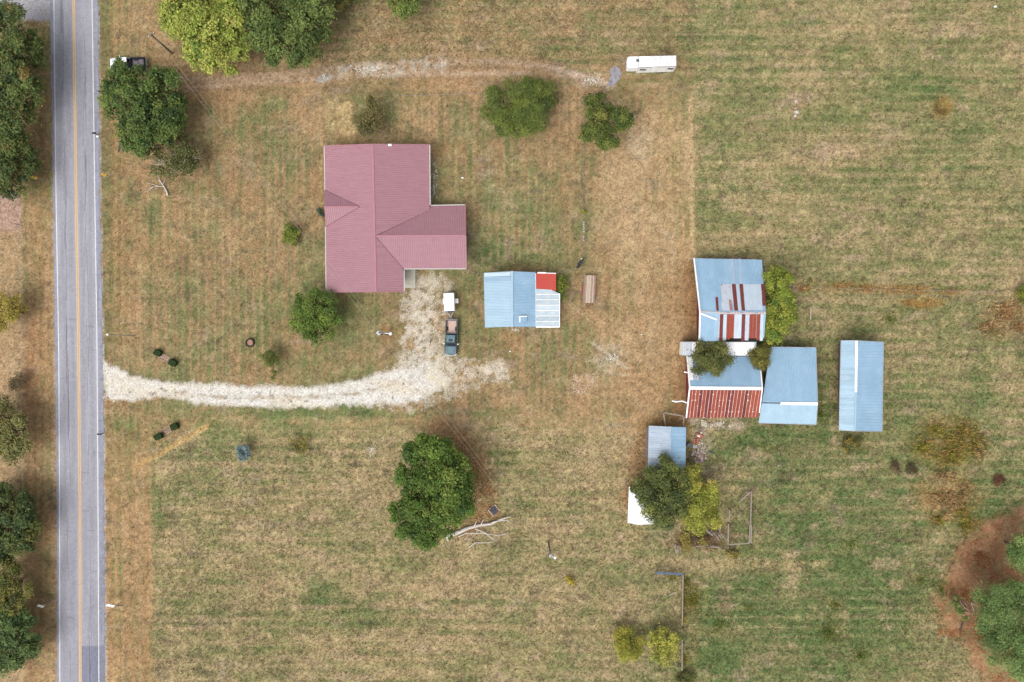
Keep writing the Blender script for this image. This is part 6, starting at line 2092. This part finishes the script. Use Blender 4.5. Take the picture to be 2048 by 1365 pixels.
rail_fence('pale wooden gate frame between the lower barn and small streaky shed', [((1327, 826), (1368, 833)), ((1327, 827), (1331, 853)), ((1368, 833), (1366, 854))], 1.6, M_palewood, [(1327, 826), (1368, 833), (1331, 853)], 'gate frame', name='gate_frame')
gt = thing('metal_gate', 'blue tubular metal gate at the top end of the wooden rail fence', 'gate', P(1338, 1147))
M_bluegate = material('blue gate paint', C(98, 118, 146), C(80, 98, 126), (3, 3, 3), rough=.5)
for i in range(5):
    mb = MB()
    mb.tube([P(1312, 1145 + .0 * i, .25 + i * .26), P(1365, 1148, .25 + i * .26)], .05, 6)
    mb.build('bar', M_bluegate, gt)
for x, y in ((1312, 1145), (1330, 1146), (1347, 1147), (1365, 1148)):
    MB().tube([P(x, y, .2), P(x, y, 1.4)], .05, 6).build('upright', M_bluegate, gt)
for i in range(1):
    mb = MB()
    bar(mb, P(1311, 1146, 1.35), P(1366, 1149, 1.35), .32, .05)
    mb.build('top_plate', M_bluegate, gt)


def wire_fence(label, pts, step, hh=1.2, post=M_oldwood, pr=.05):
    r = thing('wire_fence', label, 'fence', P(*pts[0]))
    ps = []
    for a, b in zip(pts[:-1], pts[1:]):
        L_ = math.hypot(b[0] - a[0], b[1] - a[1])
        k = max(1, int(L_ / step))
        ps += [(a[0] + (b[0] - a[0]) * i / k, a[1] + (b[1] - a[1]) * i / k) for i in range(k)]
    ps.append(pts[-1])
    first = None
    for p in ps:
        c = P(*p)
        if first is None:
            first = MB().tube([(c[0], c[1], -.05), (c[0], c[1], hh)], pr, 6).build('post', post, r)
            o0 = c
        else:
            piece('post', first.data, r, (c[0] - o0[0], c[1] - o0[1], 0))
    for z in (.35, .75, 1.12):
        MB().tube([P(p[0], p[1], z * hh / 1.2) for p in ps], .014, 4).build('wire', M_metal, r)
    return r


wire_fence('thin wire fence across the back yard from the three-lobed tree to the garage bush', [(1167, 290), (1166, 400), (1165, 520), (1158, 536), (1120, 546)], 38)
wire_fence('thin wire fence with weeds running right from the barn-side tree', [(1628, 576), (1700, 577), (1780, 580), (1990, 584)], 40)
wire_fence('thin wire fence along the pale field left of the road', [(38, 395), (40, 560), (41, 720), (43, 830), (44, 960)], 42)
wire_fence('faint wire fence along the grass behind the house', [(800, 192), (900, 189), (985, 186)], 46)
wire_fence('short wire fence between the house wing and the garage', [(934, 540), (950, 547), (966, 550)], 16)
gl = thing('black_gate', 'narrow black metal gate leaf swung open at the wire fence corner', 'gate', P(1158, 530))
ga, gb2 = P(1154, 538), P(1163, 521)
for k in range(9):
    p = V(ga).lerp(V(gb2), k / 8)
    MB().tube([(p.x, p.y, .08), (p.x + .22, p.y + .05, 1.5)], .035, 5).build('bar', M_black, gl)
for z in (.15, .6, 1.05, 1.45):
    mb = MB()
    bar(mb, (ga[0] + .146 * z, ga[1], z), (gb2[0] + .146 * z, gb2[1], z), .06, .06)
    mb.build('rail', M_black, gl)
MB().box((ga[0] + .25, ga[1] + .62, .72), (.34, 1.2, .9), -.48, taper=.9).build('mesh_panel', M_black, gl)
MB().tube([P(1162, 519), P(1163, 518, 1.7)], .11, 8).build('post', M_bleach, gl)
for i in range(9):
    x, y = 1167.5 + random.uniform(-.6, .6) - i * .1, 446 + i * 3.6 + (6 if i > 5 else 0)
    c = P(x, y)
    o = MB().box((c[0], c[1], .09), (.24 + random.uniform(-.05, .05), .17, .18), random.uniform(-.3, .3)).build('concrete_block', M_concrete)
    tag(o, ('topmost', 'second from the top', 'third from the top', 'fourth from the top', 'middle', 'fourth from the bottom', 'third from the bottom', 'second from the bottom', 'lowest')[i] + ' pale concrete block in the row along the back yard fence', 'block', 'concrete blocks along the wire fence')
pv = thing('leaning_pole', 'thin pale pole standing in scrub right of the barn-side tree', 'pole', P(1621, 640))
MB().tube([P(1621, 640), P(1621.5, 628, 1.4), P(1622, 616, 2.2)], .05, 6).build('shaft', M_bleach, pv)
MB().tube([P(1622, 616, 2.2), P(1628, 613, 2.2)], .03, 5).build('crosspiece', M_bleach, pv)
pv = thing('dead_stick', 'thin pale stick lying in the field left of the wooden rail', 'stick', P(1346, 1188))
MB().tube([P(1338, 1191, .1), P(1352, 1185, .2)], [.05, .03], 5).build('shaft', M_bleach, pv)

# ------------------------------------------------------------------ junk below the lower barn
M_cream = material('flaking cream board', C(232, 224, 204), C(208, 196, 172), (3, 3, 3), c3=C(140, 112, 88), scale3=3.0, t3=(.58, .64))
c = P(1408, 847, .3)
jb = thing('flaking_panel', 'flaking cream wooden panel leaning below the rusted barn eave', 'panel', (c[0], c[1], 0))
for k in range(3):
    MB().box((c[0] + .02, c[1] + (k - 1) * .31, .28 - .06 * k), (1.05, .29, .06), -.35, .12).build('board', M_cream, jb)
c = P(1401, 862, .1)
jb = thing('grey_pallet', 'grey slatted pallet lying between the cream panel and red seat', 'pallet', (c[0], c[1], 0))
for k in range(5):
    MB().box((c[0] + (k - 2) * .17, c[1], .14), (.13, 1.0, .04), -.12).build('slat', M_oldwood, jb)
for k in (-1, 0, 1):
    MB().box((c[0] + k * .0, c[1] + k * .4, .07), (.85, .08, .09), -.12).build('runner', M_oldwood, jb)
MB().box((c[0] + .1, c[1] - .3, .2), (.36, .26, .08), .3).build('loose_block', M_cream, jb)
c = P(1398, 873, .3)
M_redpl = material('faded red plastic', C(206, 132, 112), C(188, 112, 96), (2, 2, 2), rough=.5)
jb = thing('red_crate', 'faded red tub with a white patch inside, among the junk', 'tub', (c[0], c[1], 0))
A_, x0, y0 = -.3, c[0], c[1]
pts = [(-.55, -.36), (.45, -.36), (.58, -.2), (.58, .22), (.45, .36), (-.55, .36)]
MB().loft([[R_(a * .85, b * .85, .02) for a, b in pts], [R_(a, b, .42) for a, b in pts], [R_(a * .86, b * .82, .42) for a, b in pts], [R_(a * .78, b * .74, .22) for a, b in pts]]).build('shell', M_redpl, jb)
MB().box(R_(-.05, .0, .26), (.40, .22, .06), A_).build('lining', M_white, jb)
c = P(1392, 884, .2)
jb = thing('slatted_crate', 'small rusty red slatted crate below the red tub', 'crate', (c[0], c[1], 0))
for k in range(3):
    MB().box((c[0] + (k - 1) * .27, c[1], .2), (.2, .9, .05), -.06).build('slat', M_redpl if k != 1 else M_rust, jb)
    MB().box((c[0], c[1] + (k - 1) * .38, .1), (.82, .06, .16), -.06).build('slat', M_cream, jb)
c = P(1378, 891, .9)
jb = thing('barrel', 'dark blue-grey barrel standing against the small streaky shed', 'barrel', (c[0], c[1], 0))
MB().tube([(c[0], c[1], 0), (c[0], c[1], .28), (c[0], c[1], .3), (c[0], c[1], .6), (c[0], c[1], .62), (c[0], c[1], .9)], [.33, .33, .35, .35, .33, .33], 18).build('drum', material_once('drum paint', C(88, 92, 110), C(72, 76, 92), rough=.5), jb)
MB().tube([(c[0], c[1], .9), (c[0], c[1], .93)], [.34, .32], 18).build('lid', material_once('drum lid', C(104, 106, 122), C(90, 92, 108), rough=.5), jb)
c = P(1390, 893, .1)
jb = thing('metal_tub', 'grey metal tray in the junk just above the rubble heap', 'tray', (c[0], c[1], 0))
MB().box((c[0], c[1], .1), (.6, .4, .16), .1, taper=1.15).build('tray', M_metal, jb)
c = P(1397, 912)
rb = thing('rubble_heap', 'heap of broken pale bricks and rubble right of the small streaky shed', 'rubble heap', (c[0], c[1], 0))
rm = [material_once('rubble white', C(226, 216, 206), C(196, 184, 174), (3, 3, 3)), material_once('rubble pink', C(206, 168, 150), C(178, 138, 122), (3, 3, 3)), material_once('rubble red', C(176, 104, 84), C(150, 86, 70), (3, 3, 3)), material_once('rubble grey', C(160, 152, 146), C(136, 128, 124), (3, 3, 3))]
protos = []
for m_ in rm:
    o = MB().box((0, 0, 0), (.30, .20, .14), taper=.85).build('brick', m_, rb, (0, 0, 0))
    protos.append(o)
for i in range(120):
    px_, py_ = 1397 + random.gauss(0, 6), 912 + random.gauss(0, 8)
    if px_ < 1381 or px_ > 1411 or py_ < 896 or py_ > 930:
        px_, py_ = 1397 + random.uniform(-8, 10), 912 + random.uniform(-11, 10)
    q = P(px_, py_)
    d_ = math.hypot((px_ - 1397) / 12, (py_ - 912) / 15)
    loc = (q[0] - c[0], q[1] - c[1], .06 + max(0, 1 - d_) * random.uniform(.05, .45))
    k = random.choices(range(4), [.5, .22, .14, .14])[0]
    if i < 4:
        protos[i].location = loc
        o = protos[i]
    else:
        o = piece('brick', protos[k].data, rb, loc)
    o.rotation_euler = (random.uniform(-.4, .4), random.uniform(-.4, .4), random.uniform(0, 3))
    s_ = random.uniform(.7, 1.5)
    o.scale = (s_, s_ * random.uniform(.7, 1.3), s_)
for x, y, w_, d_, a_, lab in ((1382, 905, .1, 1.6, .02, 'upper'), (1379, 915, .12, 1.8, -.05, 'lower')):
    q = P(x, y)
    o = MB().box((q[0], q[1], .06), (w_, d_, .06), a_).build('loose_plank', M_board)
    tag(o, 'loose dark plank on the ground between small shed and rubble heap, %s one' % lab, 'plank')
c = P(1422, 905)
jb = thing('blue_jug', 'small blue plastic jug lying in the grass right of the rubble heap', 'jug', (c[0], c[1], 0))
MB().tube([(c[0] - .16, c[1] + .05, .12), (c[0] + .1, c[1] - .05, .12), (c[0] + .2, c[1] - .1, .12)], [.12, .12, .04], 8).build('bottle', material_once('blue plastic', C(84, 124, 168), C(70, 106, 150), rough=.4), jb)
MB().box((c[0] - .22, c[1] + .09, .12), (.1, .14, .12)).build('cap', M_black, jb)

# ------------------------------------------------------------------ small scattered things in the grass
for i, (x, y, s_) in enumerate(((1592, 203, .2), (1591, 217, .2), (1593, 225, .3), (1587, 238, .2), (1590, 232, .22))):
    c = P(x, y)
    o = MB().dome((c[0], c[1], .0), s_ * 1.4, s_, 7, 2).build('pale_stone', rm[i % 2])
    tag(o, ('topmost', 'second from the top', 'middle', 'lowest', 'second lowest')[i] + (', largest' if i == 2 else '') + ' pale stone of the short line in the right pasture', 'stone', 'line of pale stones in the pasture')
for x, y, s_, lab in ((925, 356, .16, 'scrap of white litter on the grass right of the house'), (1990, 14, .22, 'crumpled white plastic at the top right of the pasture'), (1283, 669, .12, 'small white scrap on the dry strip left of the barns'), (1020, 703, .13, 'grey pail-like lid on the grass right of the teal pickup')):
    c = P(x, y)
    mb = MB()
    mb.prism([(c[0] + s_ * random.uniform(.7, 1.6) * math.cos(a_), c[1] + s_ * random.uniform(.5, 1.1) * math.sin(a_)) for a_ in [k * math.pi / 4 for k in range(8)]], .03, .16, inset=.4)
    tag(mb.build('litter', M_white), lab, 'litter')
c = P(1882, 216)
dg = thing('dry_grass_clump', 'big dry yellow clump of tall grass in the upper right pasture', 'grass clump', (c[0], c[1], 0))
n = 700
a_ = RNG.uniform(0, 2 * np.pi, n)
r_ = np.sqrt(RNG.random(n))
X = c[0] + np.cos(a_) * r_ * 1.0 + .1
Y = c[1] + np.sin(a_) * r_ * .9
pal = np.array([C(206, 176, 108), C(186, 150, 90), (C(170, 160, 84)), C(222, 194, 140)])
cols = pal[RNG.integers(0, 4, n)] * RNG.normal(1, .2, n)[:, None]
o = blades('blades', X, Y, np.clip(cols, .01, .8), 1.0, .045, .75, dirs=a_)
o.parent = dg
o.location = (-c[0], -c[1], 0)
